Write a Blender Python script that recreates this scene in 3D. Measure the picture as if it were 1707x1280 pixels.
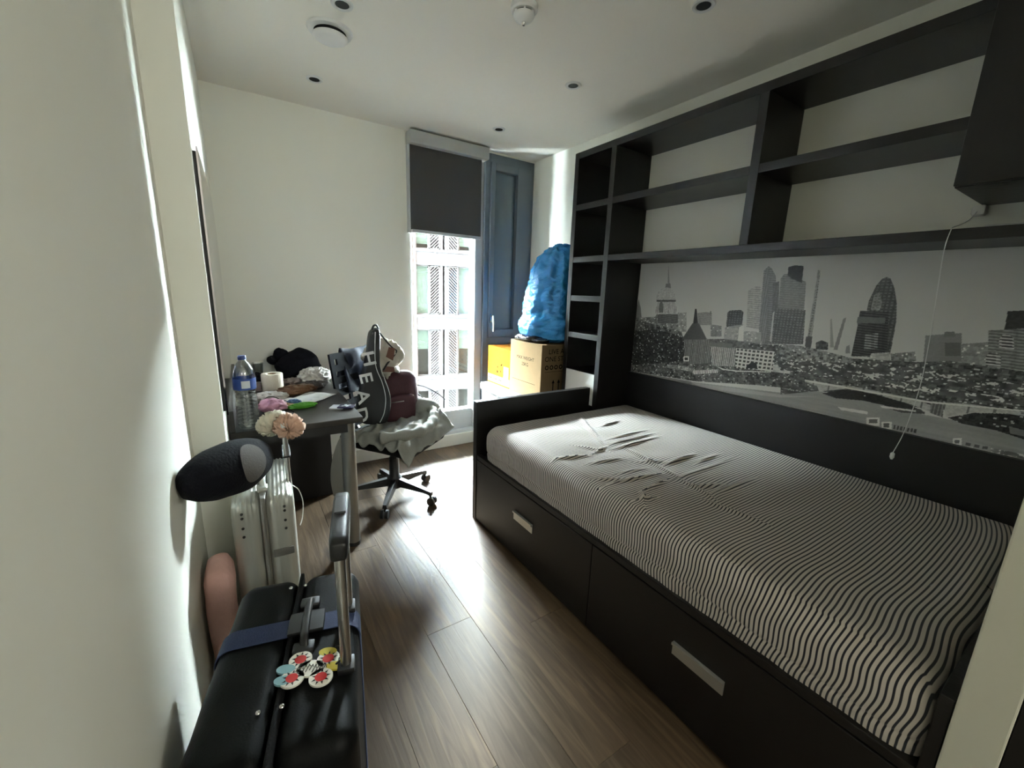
import bpy, bmesh, math, random
import numpy as np
from mathutils import Vector, Matrix, noise

# ------------------------------------------------------------------ clear
for o in list(bpy.data.objects):
    bpy.data.objects.remove(o, do_unlink=True)
S = bpy.context.scene
C = S.collection
PI = math.pi

# ------------------------------------------------------------------ camera
# right wall is x = 0, window wall is y = 0, floor z = 0, metres
CAM = Vector((-2.213, -3.131, 1.321))
YAW, PITCH, ROLL, FPX = 0.581, -0.218, 0.035, 691.6
fw = Vector((math.sin(YAW) * math.cos(PITCH), math.cos(YAW) * math.cos(PITCH), math.sin(PITCH)))
rt = Vector((math.cos(YAW), -math.sin(YAW), 0))
up = rt.cross(fw)
r2 = rt * math.cos(ROLL) + up * math.sin(ROLL)
u2 = -rt * math.sin(ROLL) + up * math.cos(ROLL)
cam_d = bpy.data.cameras.new('camera')
cam = bpy.data.objects.new('camera', cam_d)
C.objects.link(cam)
m3 = Matrix((r2, u2, -fw)).transposed()
cam.matrix_world = Matrix.Translation(CAM) @ m3.to_4x4()
cam_d.sensor_fit = 'HORIZONTAL'
cam_d.sensor_width = 36.0
cam_d.lens = FPX * 36.0 / 1707.0
cam_d.clip_start = 0.02
cam_d.clip_end = 400
S.camera = cam

# ------------------------------------------------------------------ world, sun, exposure
S.view_settings.view_transform = 'Standard'
S.view_settings.look = 'None'
S.view_settings.gamma = 1.0
S.view_settings.use_curve_mapping = False
S.view_settings.exposure = 1.06
w = bpy.data.worlds.new('world')
S.world = w
w.use_nodes = True
bg = w.node_tree.nodes['Background']
bg.inputs[0].default_value = (0.86, 0.94, 1.0, 1)
bg.inputs[1].default_value = 760.0          # bright overcast sky
sun_d = bpy.data.lights.new('sun', 'SUN')
sun_d.energy = 0.0
sun_d.angle = math.radians(4)
sun_d.color = (1.0, 0.95, 0.86)
sun = bpy.data.objects.new('sun', sun_d)
C.objects.link(sun)
sun.rotation_euler = Vector((0.35, 0.75, -0.62)).to_track_quat('-Z', 'Y').to_euler()
# portal: guides sky sampling through the window opening, gives off no light of its own
por_d = bpy.data.lights.new('window_portal', 'AREA')
por_d.shape = 'RECTANGLE'
por_d.size, por_d.size_y = 0.62, 2.2
por_d.cycles.is_portal = True
por = bpy.data.objects.new('window_portal', por_d)
C.objects.link(por)
por.location = (-0.79, 0.19, 1.28)
por.rotation_euler = (-PI / 2, 0, 0)
# hall light added to brighten the room from behind the viewer
fill_d = bpy.data.lights.new('entrance_fill_light', 'POINT')
fill_d.shadow_soft_size = 0.14
fill_d.energy = 24.0
fill_d.color = (0.97, 0.98, 0.93)
fill = bpy.data.objects.new('entrance_fill_light', fill_d)
C.objects.link(fill)
fill.location = (-1.15, -4.75, 2.08)

# ------------------------------------------------------------------ materials
MATS = {}
def srgb(r, g, b):
    f = lambda c: (c / 255 / 12.92) if c <= 10 else ((c / 255 + 0.055) / 1.055) ** 2.4
    return (f(r), f(g), f(b), 1)

def mat(name, col, rough=0.5, metal=0.0, var=0.06, nscale=8.0, bump=0.0, bscale=60.0, stretch=None,
        spec=0.5, coat=0.0, rand=0.0, sheen=0.0):
    """Principled material with noise-driven colour variation and optional fine relief."""
    m = bpy.data.materials.new(name)
    m.use_nodes = True
    nt = m.node_tree
    N, L = nt.nodes, nt.links
    b = N['Principled BSDF']
    b.inputs['Roughness'].default_value = rough
    b.inputs['Metallic'].default_value = metal
    b.inputs['Specular IOR Level'].default_value = spec
    b.inputs['Coat Weight'].default_value = coat
    b.inputs['Sheen Weight'].default_value = sheen
    tc = N.new('ShaderNodeTexCoord')
    mp = N.new('ShaderNodeMapping')
    if stretch:
        mp.inputs['Scale'].default_value = stretch
    L.new(tc.outputs['Object'], mp.inputs['Vector'])
    nz = N.new('ShaderNodeTexNoise')
    nz.inputs['Scale'].default_value = nscale
    nz.inputs['Detail'].default_value = 4
    L.new(mp.outputs['Vector'], nz.inputs['Vector'])
    mx = N.new('ShaderNodeMix')
    mx.data_type = 'RGBA'
    c = col if len(col) == 4 else srgb(*col)
    mx.inputs[6].default_value = tuple(max(0, v * (1 - var)) for v in c[:3]) + (1,)
    mx.inputs[7].default_value = tuple(min(1, v * (1 + var)) for v in c[:3]) + (1,)
    L.new(nz.outputs['Fac'], mx.inputs[0])
    out = mx.outputs[2]
    if rand:
        oi = N.new('ShaderNodeObjectInfo')
        mr = N.new('ShaderNodeMapRange')
        mr.inputs['To Min'].default_value = 1 - rand
        mr.inputs['To Max'].default_value = 1 + rand
        L.new(oi.outputs['Random'], mr.inputs['Value'])
        mm = N.new('ShaderNodeMix')
        mm.data_type = 'RGBA'
        mm.blend_type = 'MULTIPLY'
        mm.inputs[0].default_value = 1
        L.new(out, mm.inputs[6])
        L.new(mr.outputs[0], mm.inputs[7])
        out = mm.outputs[2]
    L.new(out, b.inputs['Base Color'])
    if bump:
        n2 = N.new('ShaderNodeTexNoise')
        n2.inputs['Scale'].default_value = bscale
        n2.inputs['Detail'].default_value = 5
        L.new(mp.outputs['Vector'], n2.inputs['Vector'])
        bp = N.new('ShaderNodeBump')
        bp.inputs['Strength'].default_value = bump
        bp.inputs['Distance'].default_value = 0.01
        L.new(n2.outputs['Fac'], bp.inputs['Height'])
        L.new(bp.outputs['Normal'], b.inputs['Normal'])
    MATS[name] = m
    return m

def attr_mat(name, attr, rough=0.4, spec=0.5, coat=0.0):
    m = bpy.data.materials.new(name)
    m.use_nodes = True
    nt = m.node_tree
    b = nt.nodes['Principled BSDF']
    a = nt.nodes.new('ShaderNodeAttribute')
    a.attribute_name = attr
    nt.links.new(a.outputs['Color'], b.inputs['Base Color'])
    b.inputs['Roughness'].default_value = rough
    b.inputs['Specular IOR Level'].default_value = spec
    b.inputs['Coat Weight'].default_value = coat
    MATS[name] = m
    return m

def clear_mat(name, tint=(1, 1, 1), refl=0.08, rough=0.02, edge=0.0):
    """thin clear sheet: transparent with Fresnel reflection"""
    m = bpy.data.materials.new(name)
    m.use_nodes = True
    nt = m.node_tree
    N, L = nt.nodes, nt.links
    N.remove(N['Principled BSDF'])
    tr = N.new('ShaderNodeBsdfTransparent')
    tr.inputs[0].default_value = (*tint, 1)
    gl = N.new('ShaderNodeBsdfGlossy')
    gl.inputs['Roughness'].default_value = rough
    lw = N.new('ShaderNodeLayerWeight')
    lw.inputs['Blend'].default_value = 0.25 + edge
    mr = N.new('ShaderNodeMapRange')
    mr.inputs['To Min'].default_value = refl * 0.5
    mr.inputs['To Max'].default_value = 0.6
    L.new(lw.outputs['Fresnel'], mr.inputs['Value'])
    mx = N.new('ShaderNodeMixShader')
    L.new(mr.outputs[0], mx.inputs[0])
    L.new(tr.outputs[0], mx.inputs[1])
    L.new(gl.outputs[0], mx.inputs[2])
    L.new(mx.outputs[0], N['Material Output'].inputs[0])
    MATS[name] = m
    return m

mat('paint', (241, 241, 230), 0.5, var=0.02, nscale=2, bump=0.012, bscale=220, spec=0.35)
mat('ceiling_paint', (243, 240, 230), 0.85, var=0.015, nscale=2, spec=0.2)
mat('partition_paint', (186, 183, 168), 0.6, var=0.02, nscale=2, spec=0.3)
mat('white_gloss', (226, 226, 222), 0.35, var=0.02)
mat('skirting', (222, 218, 206), 0.4, var=0.03)
mat('dark_wood', (23, 20, 19), 0.36, var=0.22, nscale=30, stretch=(1, 1, 14), bump=0.12, bscale=50, spec=0.35)
mat('dark_wood_h', (23, 20, 19), 0.36, var=0.22, nscale=30, stretch=(14, 1, 14), bump=0.12, bscale=50, spec=0.35)
mat('frame_grey', (92, 100, 107), 0.4, var=0.03)
mat('panel_grey', (78, 90, 98), 0.22, var=0.04, nscale=3)
mat('frame_white', (196, 198, 200), 0.35, var=0.02)
mat('blind_fabric', (74, 71, 68), 0.9, var=0.06, nscale=200, spec=0.15)
mat('cassette', (190, 192, 190), 0.45, var=0.02)
mat('metal', (190, 190, 188), 0.32, metal=1.0, var=0.05, nscale=20)
mat('brushed', (150, 148, 144), 0.42, metal=0.85, var=0.08, nscale=40, stretch=(1, 1, 0.1))
mat('handle_metal', (205, 205, 200), 0.4, metal=0.9, var=0.04)
mat('chrome', (225, 225, 225), 0.12, metal=1.0, var=0.02)
mat('black_plastic', (18, 18, 19), 0.45, var=0.15, nscale=30)
mat('black_fabric', (14, 14, 15), 0.9, var=0.25, nscale=120, bump=0.3, bscale=250, spec=0.2)
mat('white_plastic', (225, 225, 222), 0.4, var=0.02)
mat('dark_hole', (20, 20, 20), 0.7, var=0.1)
clear_mat('window_glass', (0.93, 0.97, 0.96), 0.08)
clear_mat('bottle_clear', (0.93, 0.96, 0.97), 0.16, 0.03, 0.25)

def floor_mat():
    m = bpy.data.materials.new('oak_plank')
    m.use_nodes = True
    nt = m.node_tree
    N, L = nt.nodes, nt.links
    b = N['Principled BSDF']
    tc = N.new('ShaderNodeTexCoord')
    oi = N.new('ShaderNodeObjectInfo')
    add = N.new('ShaderNodeVectorMath'); add.operation = 'ADD'
    comb = N.new('ShaderNodeCombineXYZ')
    mul = N.new('ShaderNodeMath'); mul.operation = 'MULTIPLY'; mul.inputs[1].default_value = 37.0
    L.new(oi.outputs['Random'], mul.inputs[0])
    for i in range(3):
        L.new(mul.outputs[0], comb.inputs[i])
    L.new(tc.outputs['Object'], add.inputs[0]); L.new(comb.outputs[0], add.inputs[1])
    mp = N.new('ShaderNodeMapping'); mp.inputs['Scale'].default_value = (16, 1.3, 1)
    L.new(add.outputs[0], mp.inputs[0])
    n1 = N.new('ShaderNodeTexNoise'); n1.inputs['Scale'].default_value = 2.2; n1.inputs['Detail'].default_value = 8
    n1.inputs['Distortion'].default_value = 1.2
    L.new(mp.outputs[0], n1.inputs['Vector'])
    mp2 = N.new('ShaderNodeMapping'); mp2.inputs['Scale'].default_value = (5, 1.6, 1)
    L.new(add.outputs[0], mp2.inputs[0])
    n2 = N.new('ShaderNodeTexNoise'); n2.inputs['Scale'].default_value = 1.4; n2.inputs['Detail'].default_value = 3
    L.new(mp2.outputs[0], n2.inputs['Vector'])
    r1 = N.new('ShaderNodeValToRGB')
    e = r1.color_ramp.elements
    e[0].position = 0.25; e[0].color = srgb(56, 43, 32)
    e[1].position = 0.75; e[1].color = srgb(88, 72, 55)
    x = r1.color_ramp.elements.new(0.5); x.color = srgb(71, 57, 42)
    L.new(n1.outputs['Fac'], r1.inputs[0])
    # knots
    kp = N.new('ShaderNodeMapping'); kp.inputs['Scale'].default_value = (7, 2.2, 1)
    L.new(add.outputs[0], kp.inputs[0])
    vo = N.new('ShaderNodeTexVoronoi'); vo.inputs['Scale'].default_value = 1.0; vo.inputs['Randomness'].default_value = 1
    L.new(kp.outputs[0], vo.inputs['Vector'])
    kr = N.new('ShaderNodeMapRange'); kr.inputs['From Min'].default_value = 0.04; kr.inputs['From Max'].default_value = 0.16
    kr.inputs['To Min'].default_value = 0.45; kr.inputs['To Max'].default_value = 1.0
    L.new(vo.outputs['Distance'], kr.inputs[0])
    mrv = N.new('ShaderNodeMapRange'); mrv.inputs['To Min'].default_value = 0.82; mrv.inputs['To Max'].default_value = 1.12
    L.new(oi.outputs['Random'], mrv.inputs[0])
    m1 = N.new('ShaderNodeMath'); m1.operation = 'MULTIPLY'
    L.new(kr.outputs[0], m1.inputs[0]); L.new(mrv.outputs[0], m1.inputs[1])
    m2r = N.new('ShaderNodeMapRange'); m2r.inputs['To Min'].default_value = 0.75; m2r.inputs['To Max'].default_value = 1.2
    L.new(n2.outputs['Fac'], m2r.inputs[0])
    m3_ = N.new('ShaderNodeMath'); m3_.operation = 'MULTIPLY'
    L.new(m1.outputs[0], m3_.inputs[0]); L.new(m2r.outputs[0], m3_.inputs[1])
    mx = N.new('ShaderNodeMix'); mx.data_type = 'RGBA'; mx.blend_type = 'MULTIPLY'; mx.inputs[0].default_value = 1
    L.new(r1.outputs[0], mx.inputs[6]); L.new(m3_.outputs[0], mx.inputs[7])
    L.new(mx.outputs[2], b.inputs['Base Color'])
    rr = N.new('ShaderNodeMapRange'); b.inputs['Specular IOR Level'].default_value = 0.14; rr.inputs['To Min'].default_value = 0.42; rr.inputs['To Max'].default_value = 0.62
    L.new(n1.outputs['Fac'], rr.inputs[0]); L.new(rr.outputs[0], b.inputs['Roughness'])
    bp = N.new('ShaderNodeBump'); bp.inputs['Strength'].default_value = 0.35; bp.inputs['Distance'].default_value = 0.004
    L.new(n1.outputs['Fac'], bp.inputs['Height']); L.new(bp.outputs[0], b.inputs['Normal'])
    MATS['oak_plank'] = m
floor_mat()

# ------------------------------------------------------------------ mesh builder
class MB:
    def __init__(s):
        s.v, s.f = [], []
    def add(s, vs, fs):
        k = len(s.v)
        s.v += [tuple(p) for p in vs]
        s.f += [tuple(i + k for i in f) for f in fs]
        return s
    def box(s, x0, x1, y0, y1, z0, z1, bev=0.0):
        x0, x1 = min(x0, x1), max(x0, x1); y0, y1 = min(y0, y1), max(y0, y1); z0, z1 = min(z0, z1), max(z0, z1)
        if bev <= 0:
            vs = [(x, y, z) for z in (z0, z1) for y in (y0, y1) for x in (x0, x1)]
            return s.add(vs, [(0, 2, 3, 1), (4, 5, 7, 6), (0, 1, 5, 4), (2, 6, 7, 3), (0, 4, 6, 2), (1, 3, 7, 5)])
        bm = bmesh.new()
        bmesh.ops.create_cube(bm, size=1)
        for v in bm.verts:
            v.co = Vector(((x0 + x1) / 2 + v.co.x * (x1 - x0), (y0 + y1) / 2 + v.co.y * (y1 - y0), (z0 + z1) / 2 + v.co.z * (z1 - z0)))
        bmesh.ops.bevel(bm, geom=bm.edges[:], offset=min(bev, 0.49 * min(x1 - x0, y1 - y0, z1 - z0)), segments=2, profile=0.6, affect='EDGES')
        return s.from_bm(bm)
    def from_bm(s, bm):
        bm.verts.index_update()
        s.add([v.co[:] for v in bm.verts], [[v.index for v in f.verts] for f in bm.faces])
        bm.free()
        return s
    def rbox(s, cx, cy, cz, sx, sy, sz, r, n=6, fn=None):
        """box with round edges of radius r; fn(p) may move a point"""
        h = Vector((sx / 2, sy / 2, sz / 2))
        inn = Vector((max(1e-4, h.x - r), max(1e-4, h.y - r), max(1e-4, h.z - r)))
        bm = bmesh.new()
        bmesh.ops.create_cube(bm, size=2)
        bmesh.ops.subdivide_edges(bm, edges=bm.edges[:], cuts=n, use_grid_fill=True)
        for v in bm.verts:
            p = Vector((v.co.x * h.x, v.co.y * h.y, v.co.z * h.z))
            q = Vector([max(-inn[i], min(inn[i], p[i])) for i in range(3)])
            d = p - q
            if d.length > 1e-9:
                p = q + d.normalized() * min(r, h.x, h.y, h.z)
            p = p + Vector((cx, cy, cz))
            v.co = fn(p) if fn else p
        return s.from_bm(bm)
    def cyl(s, p0, p1, r0, r1=None, n=20, caps=True):
        r1 = r0 if r1 is None else r1
        p0, p1 = Vector(p0), Vector(p1)
        ax = (p1 - p0).normalized()
        a = ax.orthogonal().normalized(); b = ax.cross(a)
        vs = []
        for p, r in ((p0, r0), (p1, r1)):
            vs += [p + (a * math.cos(2 * PI * i / n) + b * math.sin(2 * PI * i / n)) * r for i in range(n)]
        fs = [(i, (i + 1) % n, n + (i + 1) % n, n + i) for i in range(n)]
        if caps:
            fs += [tuple(range(n - 1, -1, -1)), tuple(range(n, 2 * n))]
        return s.add(vs, fs)
    def lathe(s, prof, c=(0, 0, 0), n=32, axis='z', close=True):
        vs, fs = [], []
        for r, z in prof:
            for i in range(n):
                a = 2 * PI * i / n
                vs.append((c[0] + r * math.cos(a), c[1] + r * math.sin(a), c[2] + z))
        for j in range(len(prof) - 1):
            for i in range(n):
                k = (i + 1) % n
                fs.append((j * n + i, j * n + k, (j + 1) * n + k, (j + 1) * n + i))
        if close:
            fs.append(tuple(range(n - 1, -1, -1)))
            fs.append(tuple((len(prof) - 1) * n + i for i in range(n)))
        return s.add(vs, fs)
    def tube(s, pts, r, n=8, closed=False, flat=1.0):
        pts = [Vector(p) for p in pts]
        m = len(pts)
        rs = r if isinstance(r, (list, tuple)) else [r] * m
        vs, fs = [], []
        a = None
        for i, p in enumerate(pts):
            t = (pts[min(i + 1, m - 1)] - pts[max(i - 1, 0)])
            if closed:
                t = pts[(i + 1) % m] - pts[i - 1]
            t.normalize()
            if a is None:
                a = t.orthogonal().normalized()
                if abs(t.z) < 0.9:
                    a = Vector((0, 0, 1)) - t * t.z; a.normalize()
            a = (a - t * a.dot(t))
            if a.length < 1e-6: a = t.orthogonal()
            a.normalize()
            b = t.cross(a)
            vs += [p + (a * math.cos(2 * PI * k / n) * flat + b * math.sin(2 * PI * k / n)) * rs[i] for k in range(n)]
        rng = m if closed else m - 1
        for i in range(rng):
            j = (i + 1) % m
            for k in range(n):
                l = (k + 1) % n
                fs.append((i * n + k, i * n + l, j * n + l, j * n + k))
        if not closed:
            fs += [tuple(range(n - 1, -1, -1)), tuple((m - 1) * n + k for k in range(n))]
        return s.add(vs, fs)
    def prism(s, pts, o, eu, ev, en, t):
        """polygon pts (u,v) in plane o+u*eu+v*ev, thickness t along en"""
        o, eu, ev, en = map(Vector, (o, eu, ev, en))
        n = len(pts)
        vs = [o + eu * u + ev * v for u, v in pts] + [o + eu * u + ev * v + en * t for u, v in pts]
        fs = [tuple(range(n - 1, -1, -1)), tuple(range(n, 2 * n))] + [(i, (i + 1) % n, n + (i + 1) % n, n + i) for i in range(n)]
        return s.add(vs, fs)
    def grid(s, fn, nu, nv, closed_u=False):
        vs = [fn(i / (nu if closed_u else nu - 1), j / (nv - 1)) for j in range(nv) for i in range(nu)]
        fs = []
        for j in range(nv - 1):
            for i in range(nu if closed_u else nu - 1):
                k = (i + 1) % nu
                fs.append((j * nu + i, j * nu + k, (j + 1) * nu + k, (j + 1) * nu + i))
        return s.add(vs, fs)

WL = {}
def link(o, parent, loc):
    C.objects.link(o)
    if parent is not None:
        o.parent = parent
        o.location = Vector(loc) - WL[parent.name]
    else:
        o.location = loc
    WL[o.name] = Vector(loc)
    return o

def root(name, loc=(0, 0, 0), rz=0.0):
    """Empty at a thing's base; children's geometry is given in world axes unless rz or local coordinates are used"""
    o = bpy.data.objects.new(name, None)
    o.empty_display_size = 0.1
    link(o, None, loc)
    o.rotation_euler.z = rz
    return o

def obj(name, mb, material, parent=None, smooth=False, angle=None, local=False):
    me = bpy.data.meshes.new(name)
    co = np.array(mb.v, float)
    lo, hi = co.min(0), co.max(0)
    c = np.array([(lo[0] + hi[0]) / 2, (lo[1] + hi[1]) / 2, lo[2]])
    me.from_pydata((co - c).tolist(), [], mb.f)
    me.validate()
    bm = bmesh.new(); bm.from_mesh(me)
    bmesh.ops.recalc_face_normals(bm, faces=bm.faces)
    bm.to_mesh(me); bm.free()
    me.materials.append(MATS[material] if isinstance(material, str) else material)
    if smooth:
        me.shade_smooth()
        if angle:
            me.set_sharp_from_angle(angle=math.radians(angle))
    o = bpy.data.objects.new(name, me)
    if local and parent is not None:
        C.objects.link(o); o.parent = parent; o.location = c
        WL[o.name] = Vector(c)
    else:
        link(o, parent, Vector(c))
    return o

def lobj(name, mb, material, parent, smooth=False, angle=None):
    """part in its thing's own axes; parent may be the root or one of its parts"""
    o = obj(name, mb, material, None, smooth, angle)
    o.parent = parent
    base = WL[parent.name] if parent.type != 'EMPTY' else Vector((0, 0, 0))
    o.location = WL[o.name] - base
    return o

def tag(o, label, cat, group=None, kind=None):
    o['label'] = label; o['category'] = cat
    if group: o['group'] = group
    if kind: o['kind'] = kind
    return o
def struct(o, label=None):
    o['kind'] = 'structure'
    if label: o['label'] = label
    return o

def dup(o, parent=None, loc=None):
    c = o.copy(); C.objects.link(c); c.parent = parent
    if loc is not None: c.location = loc
    for ch in o.children:
        dup(ch, c)
    return c

def text_mb(txt, size, o, eu, ev, depth=0.0008, spacing=1.0, bold=0.0):
    """lettering as a thin mesh lying in the plane o, eu, ev"""
    cu = bpy.data.curves.new('lettering_curve', 'FONT')
    cu.body = txt; cu.size = size; cu.align_x = 'CENTER'; cu.align_y = 'CENTER'; cu.space_character = spacing
    cu.resolution_u = 3; cu.offset = bold * size
    t = bpy.data.objects.new('lettering_tmp', cu)
    C.objects.link(t)
    dg = bpy.context.evaluated_depsgraph_get()
    me = bpy.data.meshes.new_from_object(t.evaluated_get(dg))
    o, eu, ev = Vector(o), Vector(eu), Vector(ev)
    en = eu.cross(ev)
    mb = MB()
    mb.add([o + eu * v.co.x + ev * v.co.y + en * depth for v in me.vertices], [tuple(p.vertices) for p in me.polygons])
    bpy.data.objects.remove(t); bpy.data.curves.remove(cu); bpy.data.meshes.remove(me)
    return mb

def blob(c, r, seed=0, amp=0.25, freq=6.0, nu=40, nv=26, flat=None, sharp=False, rz=0.0):
    """crumpled closed lump; flat = world z below which it is pressed flat"""
    c = Vector(c); off = Vector((seed * 7.3, seed * 3.1, seed * 1.7))
    mb = MB()
    vs, fs = [], []
    cr, sr = math.cos(rz), math.sin(rz)
    def pt(th, ph):
        d = Vector((math.sin(ph) * math.cos(th), math.sin(ph) * math.sin(th), math.cos(ph)))
        q = Vector((d.x * r[0], d.y * r[1], d.z * r[2]))
        k = noise.fractal(q * freq + off, 0.9, 2.1, 3)
        if sharp: k = 1.0 - 2.2 * abs(k)
        q = q * (1 + amp * k)
        q = Vector((q.x * cr - q.y * sr, q.x * sr + q.y * cr, q.z)) + c
        if flat is not None and q.z < flat: q.z = flat + 0.0005
        return q
    vs.append(pt(0, 0))
    for j in range(1, nv):
        for i in range(nu):
            vs.append(pt(2 * PI * i / nu, PI * j / nv))
    vs.append(pt(0, PI))
    for i in range(nu):
        fs.append((0, 1 + i, 1 + (i + 1) % nu))
    for j in range(nv - 2):
        for i in range(nu):
            a = 1 + j * nu + i; b = 1 + j * nu + (i + 1) % nu
            fs.append((a, a + nu, b + nu, b))
    l = len(vs) - 1; s0 = 1 + (nv - 2) * nu
    for i in range(nu):
        fs.append((l, s0 + (i + 1) % nu, s0 + i))
    return mb.add(vs, fs)

# ------------------------------------------------------------------ room shell
H = 2.40
XN, XF, YS = -2.388, -2.293, -1.43      # near left wall, far left wall, step between them
YB = -5.2                                # wall behind the viewer
fl = struct(obj('floor', MB().box(-2.6, 0.2, YB - .2, 0.2, -0.14, -0.012), 'dark_hole'))
PWd, PLn, gap = 0.19, 1.22, 0.0008
plank_mesh = None
random.seed(5)
nx = int(2.42 / PWd) + 1
for i in range(nx):
    x0 = -i * PWd
    off = (i * 0.437) % 1.0
    for j in range(-1, 5):
        y1 = 0.0 - (j + off) * PLn
        y0 = y1 - PLn
        ya, yb = min(y1, 0.0), max(y0, YB)
        xa, xb = x0, max(x0 - PWd, -2.40)
        if ya - yb < 0.02 or xa - xb < 0.02: continue
        if plank_mesh and ya == y1 and yb == y0 and xb == x0 - PWd:
            p = bpy.data.objects.new('plank', plank_mesh)
            link(p, fl, Vector(((xa + xb) / 2, (ya + yb) / 2, -0.012)))
        else:
            mb = MB().box(xb + gap / 2, xa - gap / 2, yb + gap / 2, ya - gap / 2, -0.012, 0.0, 0.0012)
            p = obj('plank', mb, 'oak_plank', fl)
            if ya == y1 and yb == y0 and xb == x0 - PWd: plank_mesh = p.data
struct(obj('ceiling', MB().box(-2.6, 0.2, YB - .2, 0.35, H, H + .3), 'ceiling_paint'))
struct(obj('wall_right', MB().box(0.0, 0.2, YB - .2, 0.35, -0.14, H + .1), 'paint'))
struct(obj('wall_left', MB().box(-2.7, XN, YB - .2, YS, -0.14, H + .1), 'paint'), 'off-white wall beside the suitcases')
struct(obj('wall_left_far', MB().box(-2.7, XF, YS, 0.35, -0.14, H + .1), 'paint'), 'off-white wall behind the desk and mirror')
struct(obj('wall_front', MB().box(-2.7, 0.2, YB - .2, YB, -0.14, H + .1), 'paint'))
# window wall with an opening x -1.097..-0.004, z 0.10..2.385
WX0, WX1, WZ0, WZ1 = -1.097, -0.004, 0.10, 2.388
wb = MB().box(-2.7, WX0, 0.0, 0.3, -0.14, H + .1).box(WX0, 0.2, 0.0, 0.3, -0.14, WZ0).box(WX0, 0.2, 0.0, 0.3, WZ1, H + .1).box(WX1, 0.2, 0.0, 0.3, WZ0, WZ1)
struct(obj('wall_back', wb, 'paint'))
struct(obj('baseboard_back', MB().box(XF, -0.02, -0.016, -0.0005, 0.0, 0.10, 0.004), 'skirting'))
struct(obj('baseboard_left', MB().box(XN + .0005, XN + .016, YB, YS - .001, 0.0, 0.10, 0.004), 'skirting'))
# white partition end by the head of the bed
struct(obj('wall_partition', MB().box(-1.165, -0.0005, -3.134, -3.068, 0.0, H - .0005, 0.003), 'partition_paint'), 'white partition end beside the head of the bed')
# entrance door behind the viewer
d = struct(obj('door_1', MB().box(-2.2, -1.36, YB + .0005, YB + .045, 0.005, 2.05, 0.004), 'white_gloss'))
obj('door_frame', MB().box(-2.27, -2.205, YB + .0005, YB + .05, 0, 2.12).box(-1.355, -1.29, YB + .0005, YB + .05, 0, 2.12).box(-2.205, -1.355, YB + .0005, YB + .05, 2.055, 2.12), 'white_gloss', d)
obj('door_handle', MB().cyl((-1.43, YB + .045, 1.0), (-1.43, YB + .09, 1.0), .01).cyl((-1.43, YB + .09, 1.0), (-1.55, YB + .09, 1.0), .009), 'chrome', d, True, 40)

# ------------------------------------------------------------------ window
win = root('window_1', (-0.55, 0.06, 0.10)); struct(win)
fr = MB()
fr.box(WX0, WX0 + .022, .05, .13, WZ0, WZ1).box(-.545, -.475, .03, .13, WZ0, WZ1, .004).box(WX0 + .022, -.545, .05, .13, .215, .30, .004).box(WX0 + .022, -.545, .05, .13, WZ1 - .05, WZ1)
obj('window_frame', fr, 'frame_white', win)
obj('window_sill', MB().box(WX0, -.475, .002, .16, .1005, .125, .003).box(WX0, -.475, .05, .14, .125, .215, .003), 'frame_white', win)
obj('pane', MB().box(WX0 + .02, -.543, .085, .093, .298, WZ1 - .045), 'window_glass', win)
gf = MB()
gf.box(-.4745, -.43, .004, .13, WZ0, WZ1, .004).box(-.045, WX1, .004, .13, WZ0, WZ1, .004).box(-.43, -.045, .004, .13, 2.325, WZ1, .004).box(-.43, -.045, .004, .13, WZ0, .93, .003)
gfo = obj('side_panel_frame', gf, 'frame_grey', win)
leaf = MB()
leaf.box(-.428, -.388, -.012, .06, .932, 2.323, .004).box(-.175, -.047, -.012, .06, .932, 2.323, .004).box(-.388, -.175, -.012, .06, 2.265, 2.323, .004).box(-.388, -.175, -.012, .06, .932, .998, .004)
lf = obj('opening_leaf', leaf, 'frame_grey', win)
obj('leaf_panel', MB().box(-.39, -.173, .028, .05, .996, 2.267), 'panel_grey', lf)
hd = MB().box(-.418, -.400, -.022, -.012, 1.06, 1.13, .003).cyl((-.409, -.022, 1.115), (-.409, -.055, 1.115), .008).tube([(-.409, -.055, 1.118), (-.409, -.058, 1.09), (-.407, -.062, 1.03), (-.405, -.060, .985)], .008)
obj('window_handle', hd, 'chrome', lf, True, 40)
obj('hinge', MB().box(-.043, -.030, -.004, .004, 2.16, 2.30, .002), 'frame_grey', win)

# roller blind
bl = root('roller_blind', (-.81, -.05, 2.30))
tag(bl, 'dark grey roller blind half lowered over the tall window', 'blind')
obj('cassette', MB().box(-1.125, -.500, -.098, -.002, 2.304, 2.388, .006), 'cassette', bl)
obj('fabric', MB().box(-1.112, -.538, -.046, -.043, 1.742, 2.31), 'blind_fabric', bl)
obj('bottom_bar', MB().box(-1.104, -.534, -.054, -.036, 1.722, 1.744, .004), 'frame_white', bl)
ch = MB().tube([(-1.112, -.03, 2.30), (-1.111, -.03, 1.5), (-1.110, -.03, .66), (-1.104, -.03, .64), (-1.098, -.03, .66), (-1.097, -.03, 1.5), (-1.099, -.03, 2.30)], .002, 6)
for k in range(60):
    ch.rbox(-1.112 + .002 * k / 60, -.03, 2.28 - k * .0275, .005, .005, .005, .0025, 1)
obj('bead_chain', ch, 'white_plastic', bl)
obj('side_channel', MB().box(-1.125, -1.105, -.042, -.002, 1.72, 2.304), 'frame_white', bl)

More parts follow.
